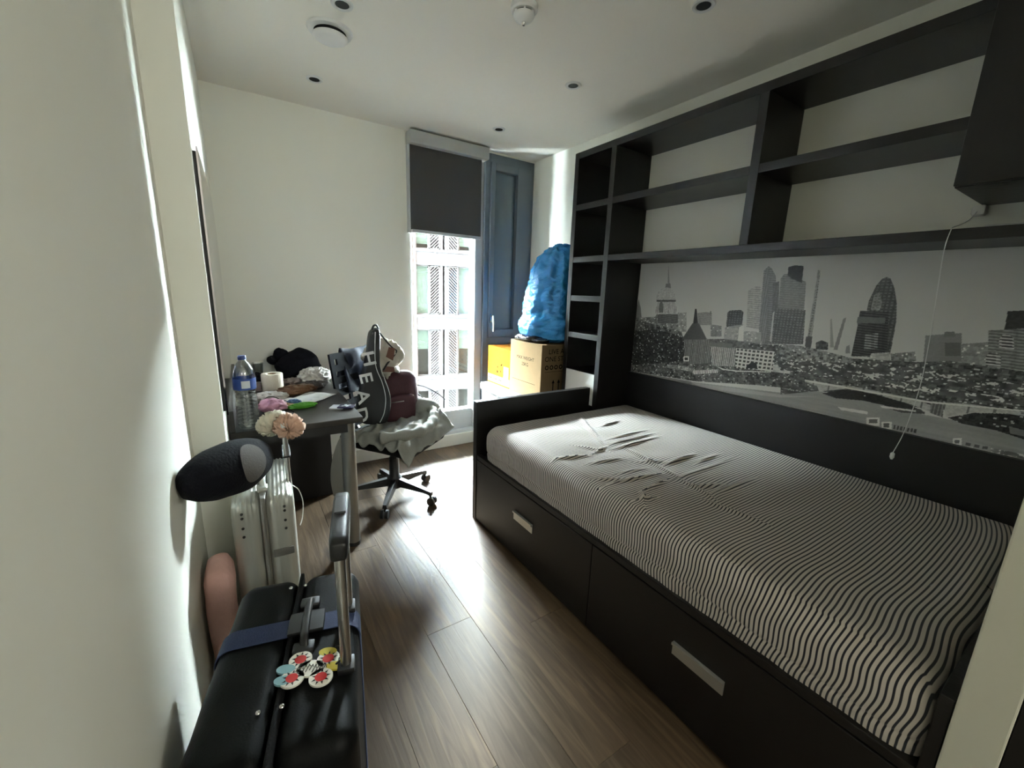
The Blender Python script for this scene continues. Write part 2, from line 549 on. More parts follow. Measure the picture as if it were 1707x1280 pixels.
# ------------------------------------------------------------------ ceiling fittings
def downlight(x, y, label):
    t = root('downlight', (x, y, H - .012))
    tag(t, label, 'downlight', 'recessed ceiling downlights')
    ring = MB().lathe([(.026, -.001), (.030, -.006), (.040, -.006), (.043, -.0005), (.026, -.0005)], (x, y, H), 28, close=False)
    obj('trim_ring', ring, 'white_plastic', t, True, 50)
    obj('lamp_recess', MB().lathe([(.0262, -.0042), (.018, -.0010), (.010, -.0008)], (x, y, H), 24, close=True), 'dark_hole', t, True, 50)
    return t
downlight(-1.765, -.415, 'recessed downlight nearest the window wall, above the desk')
downlight(-1.768, -1.146, 'recessed downlight just beyond the round ceiling vent, at top edge')
downlight(-.62, -.433, 'small recessed downlight above the blue bag, nearest the window')
downlight(-.624, -1.20, 'recessed downlight in the middle, in front of the shelving unit')
downlight(-.643, -1.963, 'recessed downlight nearest the viewer, at top right')
v = root('ceiling_vent', (-1.775, -.93, H - .04))
tag(v, 'round white ceiling air vent above the desk', 'vent')
obj('vent_ring', MB().lathe([(.060, -.002), (.066, -.012), (.088, -.010), (.094, -.0005)], (-1.775, -.93, H), 40, close=False), 'white_plastic', v, True, 50)
obj('vent_throat', MB().lathe([(.0655, -.011), (.058, -.003), (.001, -.002)], (-1.775, -.93, H), 36, close=False), 'dark_hole', v, True)
obj('vent_disc', MB().lathe([(.001, -.040), (.030, -.041), (.058, -.037), (.070, -.030), (.072, -.026), (.060, -.022), (.02, -.018), (.018, -.003)], (-1.775, -.93, H), 40, close=True), 'white_plastic', v, True, 50)
sd = root('smoke_detector', (-1.186, -1.56, H - .06))
tag(sd, 'white smoke detector with dark vent slots on the ceiling', 'smoke detector')
cs = (-1.186, -1.56, H)
obj('detector_base', MB().lathe([(.052, -.0005), (.052, -.018), (.046, -.024), (.02, -.024)], cs, 36, close=True), 'white_plastic', sd, True, 40)
obj('vent_slots', MB().lathe([(.034, -.0242), (.034, -.036), (.02, -.036)], cs, 36, close=True), 'dark_hole', sd, True, 40)
obj('detector_cap', MB().lathe([(.040, -.030), (.041, -.036), (.034, -.048), (.018, -.054), (.001, -.055)], cs, 36, close=True), 'white_plastic', sd, True, 40)
for k in range(6):
    a = k * PI / 3
    obj('rib', MB().cyl((cs[0] + .037 * math.cos(a), cs[1] + .037 * math.sin(a), H - .038), (cs[0] + .037 * math.cos(a), cs[1] + .037 * math.sin(a), H - .023), .004, n=8), 'white_plastic', sd)
obj('sensor_tip', MB().lathe([(.008, -.054), (.007, -.064), (.004, -.067)], cs, 16), 'chrome', sd, True, 40)

# ------------------------------------------------------------------ shelving unit on the right wall
SD, T = -.306, .038
ZT = 2.202
zb = {'top': (ZT - T, ZT), 'mid': (1.852, 1.888), 'low': (1.527, 1.562), 'b4': (1.277, 1.313), 'b5': (1.032, 1.068)}
su = root('shelving_unit', (-.15, -1.9, .60))
tag(su, 'dark wood open shelving unit fixed along the right wall', 'shelving')
YA, Y1, Y2, Y3 = (-.917, -.879), (-1.237, -1.199), (-2.077, -2.038), (-2.755, -2.717)
obj('end_panel', MB().box(SD, -.001, *YA, .64, ZT, .002), 'dark_wood', su)
obj('divider', MB().box(SD, -.001, *Y1, .002, ZT, .002), 'dark_wood', su)
obj('divider', MB().box(SD, -.001, *Y2, zb['low'][1], zb['top'][0], .002), 'dark_wood', su)
def board(y0, y1, k, name='shelf'):
    obj(name, MB().box(SD + .001, -.001, y0, y1, *zb[k], .002), 'dark_wood_h', su)
board(Y1[1], YA[0], 'top', 'top_board'); board(-3.066, Y1[0], 'top', 'top_board')
for k in ('mid', 'low', 'b4', 'b5'): board(Y1[1], YA[0], k)
board(Y2[1], Y1[0], 'mid'); board(Y3[1] - .001, Y2[0], 'mid')
board(-3.066, Y1[0], 'low', 'long_shelf')
pl = obj('plinth_panel', MB().box(SD + .001, SD + .02, Y1[1], YA[0], .60, .810, .002), 'white_gloss', su)
obj('shelf', MB().box(SD + .001, -.001, Y1[1], YA[0], .8102, .8125), 'dark_wood_h', su)
pl['label'] = 'white plinth panel at the foot of the narrow column'
# overhead cabinet at the head of the bed
cb = root('overhead_cabinet', (-.2, -2.89, 1.67))
tag(cb, 'dark wood overhead cabinet above the head of the bed', 'cabinet')
obj('cabinet_body', MB().box(-.38, -.001, -3.066, Y3[1], 1.67, ZT - T - .001, .002), 'dark_wood', cb)
obj('door', MB().box(-.40, -.381, -3.064, Y3[1] - .001, 1.672, ZT - T - .003, .002), 'dark_wood', cb)

# ------------------------------------------------------------------ bed
bd = root('storage_bed', (-.6, -2.1, 0))
tag(bd, 'dark wood storage bed frame with two front drawers', 'bed')
BX = -1.151
obj('footboard', MB().box(BX - .004, SD - .002, -1.175, -1.135, .001, .721, .003).box(SD - .002, -.001, -1.175, -1.135, .001, .60), 'dark_wood_h', bd)
obj('base_plinth', MB().box(BX + .03, -.04, -3.062, -1.1755, .001, .395), 'dark_wood', bd)
obj('front_rail', MB().box(BX, BX + .028, -3.064, -1.177, .385, .411, .003), 'dark_wood_h', bd)
for y0, y1, h0, h1 in ((-2.118, -1.178, -1.735, -1.578), (-3.062, -2.121, -2.668, -2.500)):
    dr = obj('drawer', MB().box(BX - .001, BX + .02, y0, y1, .012, .381, .003), 'dark_wood_h', bd)
    obj('handle', MB().box(BX - .006, BX - .0012, h0, h1, .218, .264, .001), 'handle_metal', dr)
    obj('handle_lip', MB().box(BX - .014, BX - .006, h0, h1, .255, .264, .001), 'handle_metal', dr)
obj('side_panel', MB().box(-.030, -.001, -3.064, -1.2375, .30, .821, .002), 'dark_wood_h', bd)
obj('headboard', MB().box(BX, -.031, -3.066, -3.045, .396, .60, .002), 'dark_wood', bd)

# mattress with striped sheet
def stripe_mat():
    m = bpy.data.materials.new('striped_cotton')
    m.use_nodes = True
    nt = m.node_tree; N, L = nt.nodes, nt.links
    b = N['Principled BSDF']
    a = N.new('ShaderNodeAttribute'); a.attribute_name = 'stripe'
    mu = N.new('ShaderNodeMath'); mu.operation = 'MULTIPLY'; mu.inputs[1].default_value = 2 * PI / 0.0115
    si = N.new('ShaderNodeMath'); si.operation = 'SINE'
    mr = N.new('ShaderNodeMapRange'); mr.inputs['From Min'].default_value = 0.15; mr.inputs['From Max'].default_value = 0.60
    L.new(a.outputs['Fac'], mu.inputs[0]); L.new(mu.outputs[0], si.inputs[0]); L.new(si.outputs[0], mr.inputs[0])
    mx = N.new('ShaderNodeMix'); mx.data_type = 'RGBA'
    mx.inputs[6].default_value = srgb(186, 176, 165); mx.inputs[7].default_value = srgb(30, 30, 37)
    L.new(mr.outputs[0], mx.inputs[0]); L.new(mx.outputs[2], b.inputs['Base Color'])
    b.inputs['Roughness'].default_value = 0.85; b.inputs['Sheen Weight'].default_value = 0.15
    b.inputs['Specular IOR Level'].default_value = 0.2
    MATS['striped_cotton'] = m
stripe_mat()
WR = [[(-0.526, -1.292), (-0.773, -1.791)], [(-0.773, -1.791), (-0.92, -1.841)], [(-0.92, -1.841), (-1.126, -1.793)], [(-0.725, -1.722), (-0.34, -1.708)], [(-0.742, -1.78), (-0.369, -1.772)], [(-0.776, -1.833), (-0.404, -1.819)], [(-0.814, -1.831), (-0.905, -1.721)], [(-0.693, -1.833), (-0.759, -2.212)], [(-0.759, -2.212), (-0.795, -2.364)], [(-0.798, -2.126), (-1.109, -2.091)], [(-0.707, -2.071), (-0.441, -2.054)], [(-0.803, -2.188), (-0.293, -2.176)], [(-0.995, -2.253), (-1.072, -2.235)], [(-0.825, -2.176), (-0.996, -2.198)], [(-0.996, -2.198), (-1.078, -2.281)], [(-0.749, -2.336), (-0.459, -2.344)], [(-0.786, -2.258), (-0.63, -2.314)], [(-0.788, -1.989), (-0.654, -2.046)], [(-1.003, -1.911), (-0.81, -1.939)], [(-0.956, -2.04), (-0.793, -2.06)], [(-0.837, -2.367), (-0.811, -2.545)], [(-1.085, -2.033), (-0.934, -2.116)], [(-0.578, -1.552), (-0.383, -1.527)], [(-0.542, -2.122), (-0.334, -2.111)]]
def build_mattress():
    x0, x1, y0, y1, z0, z1, R = -1.138, -.034, -3.043, -1.245, .4115, .605, .055
    # profile around x-z section, from wall-side bottom over the top to the front bottom
    prof = []
    nT, nR, nS = 200, 12, 26
    for k in range(4): prof.append((x1, z0 + (z1 - R - z0) * k / 4))
    for k in range(nR): a = PI / 2 * k / nR; prof.append((x1 - R + R * math.cos(a), z1 - R + R * math.sin(a)))
    for k in range(nT): prof.append((x1 - R + (x0 + R - x1 + R) * k / nT, z1))
    for k in range(nR): a = PI / 2 * k / nR; prof.append((x0 + R - R * math.sin(a), z1 - R + R * math.cos(a)))
    for k in range(nS + 1): prof.append((x0, z1 - R + (z0 - z1 + R) * k / nS))
    prof = np.array(prof)
    ys = np.concatenate([y1 - R * (1 - np.cos(np.linspace(0, PI / 2, 9)[:-1])), np.linspace(y1 - R, y0 + R, 460), y0 + R * (1 - np.cos(np.linspace(PI / 2, 0, 9)[1:]))])
    # shrink of the section towards the two ends (rounded ends)
    V = []; ST = []
    P = prof.shape[0]
    X = np.repeat(prof[:, 0][None], len(ys), 0); Z = np.repeat(prof[:, 1][None], len(ys), 0); Y = np.repeat(ys[:, None], P, 1)
    end = np.minimum(y1 - ys, ys - y0)
    sh = np.where(end < R, R - np.sqrt(np.maximum(0, R * R - (R - end) ** 2)), 0.0)[:, None]
    topw = np.clip((Z - (z0 + .03)) / (z1 - z0 - .03), 0, 1)
    Z = Z - sh * topw
    X = X + np.where(X < (x0 + x1) / 2, sh * .6, -sh * .6)
    top = (np.abs(Z - z1) < .02).astype(float) * (X > x0 + .02)
    d = np.zeros_like(X); sx = np.zeros_like(X)
    rng = np.random.RandomState(3)
    for (a, b) in WR:
        a, b = np.array(a), np.array(b)
        t = ((X - a[0]) * (b[0] - a[0]) + (Y - a[1]) * (b[1] - a[1])) / ((b - a) @ (b - a))
        tc = np.clip(t, 0, 1)
        px, py = a[0] + tc * (b[0] - a[0]), a[1] + tc * (b[1] - a[1])
        n = np.array([-(b - a)[1], (b - a)[0]]); n /= np.linalg.norm(n)
        s = (X - px) * n[0] + (Y - py) * n[1]
        dist = np.hypot(X - px, Y - py)
        wdt = .010 + .005 * rng.rand()
        amp = (.008 + .008 * rng.rand()) * np.sin(PI * np.clip(t, .015, .985)) ** .7 * (1 - .4 * tc)
        d += amp * (np.exp(-(dist / wdt) ** 2) - .18 * np.exp(-(dist / (wdt * 3)) ** 2))
        sx += .003 * np.sign(s) * np.exp(-(dist / (wdt * 2.2)) ** 2)
    # general slackness
    d += .0022 * np.sin(Y * 31 + 2.0 * np.sin(X * 9)) * np.exp(-((X + .7) / .35) ** 2) * (Y > -2.6)
    d -= .010 * np.exp(-((X + .55) / .35) ** 2 - ((Y + 2.3) / .5) ** 2)
    Z += d * top
    # soft vertical folds and a seam on the front side
    side = (X < x0 + .03).astype(float)
    fold = np.sin(Y * 42 + 3 * np.sin(Y * 5)) * .5 + np.sin(Y * 73 + 1.7) * .3
    X += side * (-.010 * np.sin(np.clip((Z - z0) / (z1 - z0), 0, 1) * PI) + .0022 * fold)
    X += side * .006 * np.exp(-((Z - (z0 + .045 + .008 * np.sin(Y * 7))) / .006) ** 2)
    X = np.maximum(X, x0 - .012)
    stripe = Y + sx * top + .0015 * np.sin(X * 14 + Y * 3) + side * .0025 * np.sin(Z * 55 + Y * 11)
    # stripes drawn in towards the near corner
    k = np.clip((-1.7 - Y) / 1.3, 0, 1)
    stripe = stripe - k * .055 * np.clip((X + .42) / .38, 0, 1) ** 2
    stripe = stripe + k * .007 * np.sin(X * 17 + Y * 6) * np.exp(-((X - x0 - .1) / .22) ** 2) - k * side * .018 * np.clip((z1 - Z) / .19, 0, 1) ** 2
    X = np.minimum(X, x1)
    me = bpy.data.meshes.new('mattress')
    n = len(ys)
    vs = np.stack([X, Y, Z], -1).reshape(-1, 3)
    c = np.array([-.586, -2.144, z0])
    idx = np.arange(n * P).reshape(n, P)
    fs = np.stack([idx[:-1, :-1], idx[:-1, 1:], idx[1:, 1:], idx[1:, :-1]], -1).reshape(-1, 4).tolist()
    fs.append(idx[0].tolist()); fs.append(idx[-1][::-1].tolist())
    fs.append(idx[::-1, 0].tolist() + idx[:, -1].tolist())
    me.from_pydata((vs - c).tolist(), [], fs)
    at = me.attributes.new('stripe', 'FLOAT', 'POINT')
    at.data.foreach_set('value', stripe.reshape(-1).astype(np.float32))
    me.validate(); me.shade_smooth()
    me.materials.append(MATS['striped_cotton'])
    o = bpy.data.objects.new('mattress', me)
    link(o, None, Vector(c))
    tag(o, 'mattress in a rumpled black and cream striped sheet on the bed', 'mattress')
build_mattress()
MURAL_SHAPES = [
('',0.27,0,[(2.653,1.212),(2.747,1.231),(2.767,1.127),(2.665,1.111)]),
('',0.22,0,[(2.703,1.231),(2.728,1.234),(2.735,1.216),(2.703,1.213)]),
('',0.17,0,[(2.71,1.191),(2.751,1.196),(2.76,1.148),(2.72,1.142)]),
('n',0.36,0.25,[(2.755,1.192),(2.84,1.211),(2.856,1.128),(2.769,1.118)]),
('',0.09,0,[(2.842,1.315),(2.884,1.32),(2.9,1.234),(2.848,1.228)]),
('h',0.2,0.33,[(2.81,1.246),(2.895,1.262),(2.922,1.122),(2.835,1.116)]),
('h',0.5,0.1,[(2.847,1.186),(2.841,1.219),(2.846,1.235),(2.859,1.238),(2.873,1.225),(2.88,1.189)]),
('h',0.5,0.1,[(2.827,1.123),(2.821,1.153),(2.825,1.168),(2.844,1.172),(2.857,1.158),(2.862,1.127)]),
('',0.25,0,[(1.238,1.169),(1.234,1.248),(1.245,1.304),(1.268,1.25),(1.288,1.173)]),
('',0.3,0,[(1.446,1.519),(1.456,1.405),(1.47,1.405)]),
('',0.25,0,[(1.442,1.376),(1.444,1.404),(1.475,1.405),(1.484,1.376)]),
('v',0.42,0.5,[(1.386,1.301),(1.384,1.33),(1.396,1.357),(1.421,1.375),(1.452,1.381),(1.484,1.376),(1.507,1.356),(1.521,1.331),(1.526,1.306)]),
('',0.15,0,[(1.387,1.304),(1.527,1.309),(1.529,1.297),(1.389,1.292)]),
('v',0.5,0.3,[(1.396,1.292),(1.525,1.297),(1.529,1.269),(1.4,1.262)]),
('v',0.55,0.2,[(1.385,1.262),(1.543,1.269),(1.548,1.229),(1.391,1.22)]),
('',0.2,0,[(1.416,1.227),(1.412,1.279),(1.423,1.305),(1.439,1.281),(1.448,1.229)]),
('n',0.2,0.35,[(1.236,1.182),(1.39,1.199),(1.402,1.218),(1.562,1.227),(1.585,1.123),(1.248,1.09)]),
('h',0.12,0.2,[(1.406,1.215),(1.565,1.225),(1.573,1.172),(1.414,1.159)]),
('n',0.3,0.45,[(1.552,1.235),(1.609,1.239),(1.625,1.127),(1.568,1.121)]),
('h',0.33,0.26,[(1.68,1.24),(1.738,1.249),(1.768,1.245),(1.778,1.179),(1.697,1.172)]),
('',0.2,0,[(1.757,1.253),(1.762,1.258),(1.767,1.241),(1.755,1.234)]),
('n',0.2,0.3,[(1.77,1.181),(1.834,1.18),(1.843,1.121),(1.78,1.115)]),
('g',0.08,0.2,[(1.86,1.189),(1.857,1.253),(1.869,1.264),(1.927,1.27),(1.942,1.261),(1.947,1.181),(1.863,1.173)]),
('h',0.45,0.32,[(1.969,1.185),(1.95,1.369),(1.977,1.388),(2.009,1.394),(2.021,1.353),(2.037,1.176)]),
('h',0.17,0.28,[(2.041,1.105),(2.012,1.467),(2.031,1.489),(2.049,1.477),(2.073,1.44),(2.125,1.116)]),
('v',0.27,0.18,[(2.023,1.335),(2.023,1.469),(2.033,1.48),(2.08,1.11),(2.048,1.106)]),
('g',0.15,0.22,[(2.083,1.266),(2.065,1.406),(2.092,1.417),(2.134,1.117),(2.097,1.112)]),
('h',0.21,0.3,[(2.11,1.28),(2.097,1.429),(2.109,1.449),(2.136,1.451),(2.209,1.412),(2.222,1.283)]),
('',0.06,0,[(2.124,1.445),(2.123,1.482),(2.15,1.489),(2.187,1.485),(2.192,1.408),(2.145,1.428)]),
('g',0.13,0.25,[(2.097,1.112),(2.091,1.273),(2.109,1.287),(2.228,1.286),(2.244,1.128)]),
('',0.5,0,[(2.095,1.124),(2.087,1.267),(2.094,1.272),(2.104,1.123)]),
('n',0.42,0.3,[(1.857,1.123),(1.856,1.173),(1.92,1.191),(1.951,1.196),(1.96,1.162),(2.045,1.167),(2.058,1.105),(1.869,1.085)]),
('',0.62,0,[(1.935,1.093),(1.932,1.182),(1.955,1.194),(1.967,1.096)]),
('g',0.33,0.18,[(2.249,1.465),(2.258,1.464),(2.272,1.212),(2.274,1.111),(2.259,1.109),(2.254,1.221)]),
('',0.12,0,[(2.25,1.165),(2.276,1.168),(2.279,1.112),(2.254,1.109)]),
('n',0.08,0.2,[(2.294,1.142),(2.315,1.155),(2.342,1.147),(2.346,1.115),(2.299,1.109)]),
('',0.35,0,[(2.333,1.249),(2.337,1.255),(2.367,1.129),(2.353,1.127)]),
('',0.28,0,[(2.38,1.258),(2.39,1.262),(2.382,1.12),(2.367,1.118)]),
('',0.3,0,[(2.413,1.108),(2.411,1.14),(2.422,1.146),(2.43,1.111)]),
('g',0.11,0.2,[(2.496,1.433),(2.51,1.426),(2.529,1.388),(2.546,1.332),(2.558,1.256),(2.561,1.169),(2.562,1.114),(2.492,1.104),(2.457,1.258),(2.456,1.338),(2.469,1.397),(2.483,1.424)]),
('g',0.3,0.2,[(2.468,1.299),(2.468,1.358),(2.485,1.373),(2.5,1.33),(2.498,1.3)]),
('h',0.05,0.13,[(2.434,1.295),(2.528,1.295),(2.554,1.116),(2.436,1.099),(2.435,1.184)]),
('h',0.1,0.38,[(2.468,1.198),(2.51,1.207),(2.518,1.143),(2.475,1.132)]),
('',0.2,0,[(2.43,1.268),(2.522,1.271),(2.524,1.248),(2.431,1.241)]),
('n',0.42,0.55,[(2.495,1.089),(2.502,1.121),(2.559,1.134),(2.571,1.086),(2.498,1.074)]),
('n',0.2,0.35,[(2.563,1.129),(2.634,1.147),(2.645,1.112),(2.575,1.086)]),
('n',0.1,0.24,[(1.161,1.115),(1.238,1.169),(1.396,1.15),(1.593,1.124),(1.617,1.068),(1.666,1.175),(1.68,1.181),(1.76,1.099),(1.865,1.111),(2.057,1.107),(2.253,1.12),(2.444,1.091),(2.651,1.108),(2.736,1.126),(2.923,1.118),(2.95,0.977),(2.705,0.931),(2.471,0.936),(2.286,0.917),(2.067,0.895),(1.728,0.847),(1.197,0.818)]),
('n',0.05,0.1,[(1.165,1.082),(1.4,1.12),(1.613,1.097),(1.649,0.957),(1.465,0.913),(1.193,0.852)]),
('',0.06,0,[(1.662,1.179),(1.661,1.262),(1.672,1.263),(1.693,1.182)]),
('',0.12,0,[(1.599,1.078),(1.657,1.179),(1.699,1.182),(1.761,1.096)]),
('v',0.14,0.32,[(1.615,1.08),(1.771,1.097),(1.789,1.054),(1.802,0.967),(1.668,0.938),(1.629,0.983)]),
('v',0.5,0.2,[(1.788,1.061),(1.925,1.071),(1.943,0.97),(1.811,0.954)]),
('',0.2,0,[(1.788,1.082),(1.909,1.089),(1.913,1.066),(1.788,1.061)]),
('w',0.75,0.12,[(1.932,1.07),(2.126,1.077),(2.138,0.978),(1.944,0.963)]),
('',0.06,0,[(2.003,0.986),(2.024,1.009),(2.049,1.007),(2.06,0.977),(1.999,0.973)]),
('n',0.62,0.5,[(2.128,1.013),(2.212,1.021),(2.213,0.98),(2.134,0.977)]),
('',0.75,0,[(1.626,0.98),(1.661,0.985),(1.665,0.956),(1.63,0.951)]),
('',0.08,0,[(1.633,0.975),(1.656,0.978),(1.658,0.961),(1.636,0.958)]),
('',0.8,0,[(1.832,0.958),(1.877,0.941),(1.958,0.946),(2.126,0.972),(2.125,0.976),(1.957,0.952),(1.883,0.948)]),
('v',0.7,0.2,[(1.689,0.905),(1.849,0.939),(1.852,0.92),(1.707,0.885)]),
('n',0.45,0.2,[(1.519,0.914),(1.638,0.923),(1.711,0.916),(1.69,0.898),(1.522,0.894)]),
('n',0.15,0.4,[(2.136,1.117),(2.253,1.12),(2.444,1.091),(2.448,1.071),(2.16,1.037)]),
('s',0.13,0.6,[(2.139,1.033),(2.448,1.071),(2.656,1.085),(2.925,1.073),(2.931,1.041),(2.666,1.029),(2.457,1.019),(2.168,0.99)]),
('s',0.15,0.75,[(2.253,0.995),(2.673,0.992),(2.945,1.002),(2.941,1.022),(2.668,1.02),(2.248,1.027)]),
('r',0.4,0.33,[(1.198,0.81),(1.729,0.84),(2.186,0.881),(2.335,0.922),(2.473,0.926),(2.709,0.908),(2.963,0.912),(2.988,0.781),(2.803,0.766),(2.501,0.768),(1.205,0.752)]),
('',0.3,0,[(1.197,0.818),(1.698,0.841),(1.701,0.82),(1.201,0.785)]),
('',0.45,0,[(1.699,0.834),(2.187,0.871),(2.34,0.895),(2.19,0.857),(1.779,0.815)]),
('s',0.12,0.4,[(2.181,0.907),(2.273,0.938),(2.335,0.922),(2.187,0.871)]),
('',0.06,0,[(2.356,0.916),(2.434,0.949),(2.517,0.962),(2.63,0.947),(2.708,0.917),(2.636,0.913),(2.509,0.918),(2.414,0.906)]),
('',0.12,0,[(2.576,0.908),(2.692,0.927),(2.708,0.912),(2.639,0.899)]),
('n',0.05,0.1,[(2.769,0.914),(2.831,0.95),(2.95,0.976),(2.968,0.888),(2.899,0.901),(2.809,0.902)]),
('b',0.5,0.38,[(2.28,0.954),(2.465,0.972),(2.678,0.963),(2.723,0.945),(2.727,0.922),(2.661,0.939),(2.551,0.954),(2.45,0.958),(2.363,0.929),(2.346,0.919),(2.332,0.945)]),
('',0.45,0,[(2.761,0.955),(2.829,0.963),(2.952,0.969),(2.949,0.981),(2.825,0.98),(2.758,0.971)]),
('b',0.52,0.4,[(2.75,0.962),(2.95,0.981),(2.95,0.976),(2.831,0.952),(2.765,0.916)]),
('v',0.16,0.3,[(2.712,0.967),(2.748,0.971),(2.757,0.911),(2.719,0.92)]),
('',0.7,0,[(2.278,0.965),(2.713,0.964),(2.948,0.989),(2.949,0.984),(2.714,0.957),(2.28,0.956)]),
('',0.62,0,[(2.425,0.87),(2.533,0.876),(2.535,0.863),(2.441,0.858)]),
('',0.6,0,[(2.567,0.911),(2.679,0.919),(2.68,0.913),(2.577,0.903)]),
('',0.85,0,[(2.533,0.849),(2.576,0.861),(2.582,0.826),(2.54,0.813)]),
('',0.2,0,[(2.543,0.844),(2.57,0.852),(2.573,0.835),(2.546,0.828)]),
('',0.85,0,[(2.585,0.845),(2.617,0.854),(2.622,0.823),(2.591,0.813)]),
('',0.2,0,[(2.592,0.841),(2.61,0.846),(2.613,0.828),(2.596,0.823)]),
('v',0.12,0.35,[(2.623,0.843),(2.698,0.845),(2.699,0.83),(2.626,0.826)]),
('',0.6,0,[(2.519,0.812),(2.712,0.814),(2.714,0.805),(2.521,0.802)]),
('',0.15,0,[(2.473,0.818),(2.534,0.82),(2.535,0.814),(2.48,0.811)]),
('',0.75,0,[(2.785,0.808),(2.858,0.807),(2.984,0.806),(2.985,0.798),(2.86,0.796),(2.787,0.797)]),
('',0.8,0,[(2.797,0.841),(2.819,0.849),(2.825,0.816),(2.803,0.809)]),
('',0.2,0,[(2.803,0.836),(2.815,0.84),(2.817,0.827),(2.805,0.823)]),
('w',0.4,0.15,[(2.823,0.845),(2.893,0.841),(2.896,0.823),(2.827,0.823)]),
('',0.7,0,[(2.831,0.819),(2.852,0.826),(2.855,0.806),(2.835,0.799)]),
('s',0.25,0.6,[(2.894,0.836),(2.977,0.839),(2.983,0.81),(2.899,0.811)]),
('',0.25,0,[(2.92,0.925),(2.961,0.92),(2.965,0.9),(2.927,0.901)])]

# ------------------------------------------------------------------ city skyline print on the right wall
def build_mural():
    ya, yb_, za, zb_ = 1.2375, 3.066, .8215, 1.5265       # ya.. are -y
    NU, NV = 1000, 400
    U = np.linspace(ya, yb_, NU)[None, :].repeat(NV, 0)
    V = np.linspace(za, zb_, NV)[:, None].repeat(NU, 1)
    rs = np.random.RandomState(11)
    def smooth_noise(fu, fv):
        g = rs.rand(int(fv) + 3, int(fu) + 3)
        a = (U - ya) / (yb_ - ya) * fu; b = (V - za) / (zb_ - za) * fv
        i, j = a.astype(int), b.astype(int); fa, fb = a - i, b - j
        return (g[j, i] * (1 - fa) + g[j, i + 1] * fa) * (1 - fb) + (g[j + 1, i] * (1 - fa) + g[j + 1, i + 1] * fa) * fb
    g = .56 - .10 * (V - 1.1) / .4 + .03 * (smooth_noise(6, 4) - .5)
    def block_noise(fu, fv):
        g_ = rs.rand(int(fv) + 3, int(fu) + 3)
        b_ = ((V - za) / (zb_ - za) * fv).astype(int)
        a_ = ((U - ya) / (yb_ - ya) * fu + .37 * (b_ % 3)).astype(int)
        return g_[b_, a_]
    n_f, n_m, n_s = smooth_noise(330, 160), smooth_noise(110, 70), smooth_noise(90, 110)
    n_b, n_c = block_noise(120, 60), block_noise(280, 130)
    for pat, a, b, pts in MURAL_SHAPES:
        p = np.array(pts); x, y = p[:, 0], p[:, 1]
        m = np.zeros_like(U, bool)
        for k in range(len(p)):
            x0, y0, x1, y1 = x[k - 1], y[k - 1], x[k], y[k]
            if y0 == y1: continue
            c = ((y0 > V) != (y1 > V)) & (U < (x1 - x0) * (V - y0) / (y1 - y0) + x0)
            m ^= c
        if pat == '': col = a + .03 * (n_f - .5)
        elif pat == 'h': col = np.where(((V + .05 * U) * 95) % 1 < .45, b, a) * (.8 + .4 * n_f)
        elif pat == 'v': col = np.where((U * 95) % 1 < .42, b, a) * (.8 + .4 * n_f)
        elif pat == 'g': col = np.where(((V * 85) % 1 < .5) & ((U * 70) % 1 < .55), b, a) * (.7 + .6 * n_f)
        elif pat == 'w': col = np.where(((V - .02 * U) * 52 % 1 < .55) & ((U * 48) % 1 < .62), b, a)
        elif pat == 'n': col = np.maximum(.03, a + (b - a) * (n_b * 1.1 + n_c * .8 - .55)) + .34 * (n_c > .955)
        elif pat == 's': col = np.where((n_s * .55 + n_f * .45) > .63, b, a * (.5 + n_m))
        elif pat == 'r': col = a + (b - a) * smooth_noise(14, 90) + .03 * (n_f - .5)
        elif pat == 'b': col = np.where((U * 16) % 1 < .1, b * .6, a) * (.85 + .3 * n_f)
        g = np.where(m, col, g)
    # lamps along the embankment
    for k in range(26):
        cu_, cv_ = 1.30 + 1.5 * rs.rand(), .93 + .13 * rs.rand()
        g = np.maximum(g, .85 * np.exp(-((U - cu_) ** 2 + (V - cv_) ** 2) / .0025 ** 2))
    g = np.clip(1.6 * g ** 1.4, .010, .92)
    me = bpy.data.meshes.new('wall_mural')
    n = NU * NV
    co = np.stack([np.full((NV, NU), 0.0), -(U - (ya + yb_) / 2), V - za], -1).reshape(-1, 3)
    # a 2 mm board: printed grid in front, plain back and edges behind
    idx = np.arange(n).reshape(NV, NU)
    quads = np.stack([idx[:-1, :-1], idx[1:, :-1], idx[1:, 1:], idx[:-1, 1:]], -1).reshape(-1, 4)
    me.vertices.add(n + 4)
    extra = np.array([[.002, -(ya - (ya + yb_) / 2), 0], [.002, -(yb_ - (ya + yb_) / 2), 0], [.002, -(yb_ - (ya + yb_) / 2), zb_ - za], [.002, -(ya - (ya + yb_) / 2), zb_ - za]])
    me.vertices.foreach_set('co', np.concatenate([co, extra]).reshape(-1))
    k0, k1, k2, k3 = idx[0, 0], idx[0, -1], idx[-1, -1], idx[-1, 0]
    e0, e1, e2, e3 = n, n + 1, n + 2, n + 3
    quads = np.concatenate([quads, [[e0, e1, e2, e3], [k0, k1, e1, e0], [k1, k2, e2, e1], [k2, k3, e3, e2], [k3, k0, e0, e3]]])
    me.loops.add(quads.size); me.polygons.add(len(quads))
    me.loops.foreach_set('vertex_index', quads.reshape(-1))
    me.polygons.foreach_set('loop_start', np.arange(len(quads)) * 4)
    me.update(calc_edges=True)
    at = me.color_attributes.new('print', 'FLOAT_COLOR', 'POINT')
    gg = np.concatenate([g.reshape(-1), [.5] * 4])
    rgba = np.stack([gg, gg * .995, gg * .95, np.ones_like(gg)], -1)
    at.data.foreach_set('color', rgba.reshape(-1).astype(np.float32))
    me.materials.append(attr_mat('print_gloss', 'print', .34, .14))
    o = bpy.data.objects.new('wall_mural', me)
    link(o, None, Vector((-.0025, -(ya + yb_) / 2, za)))
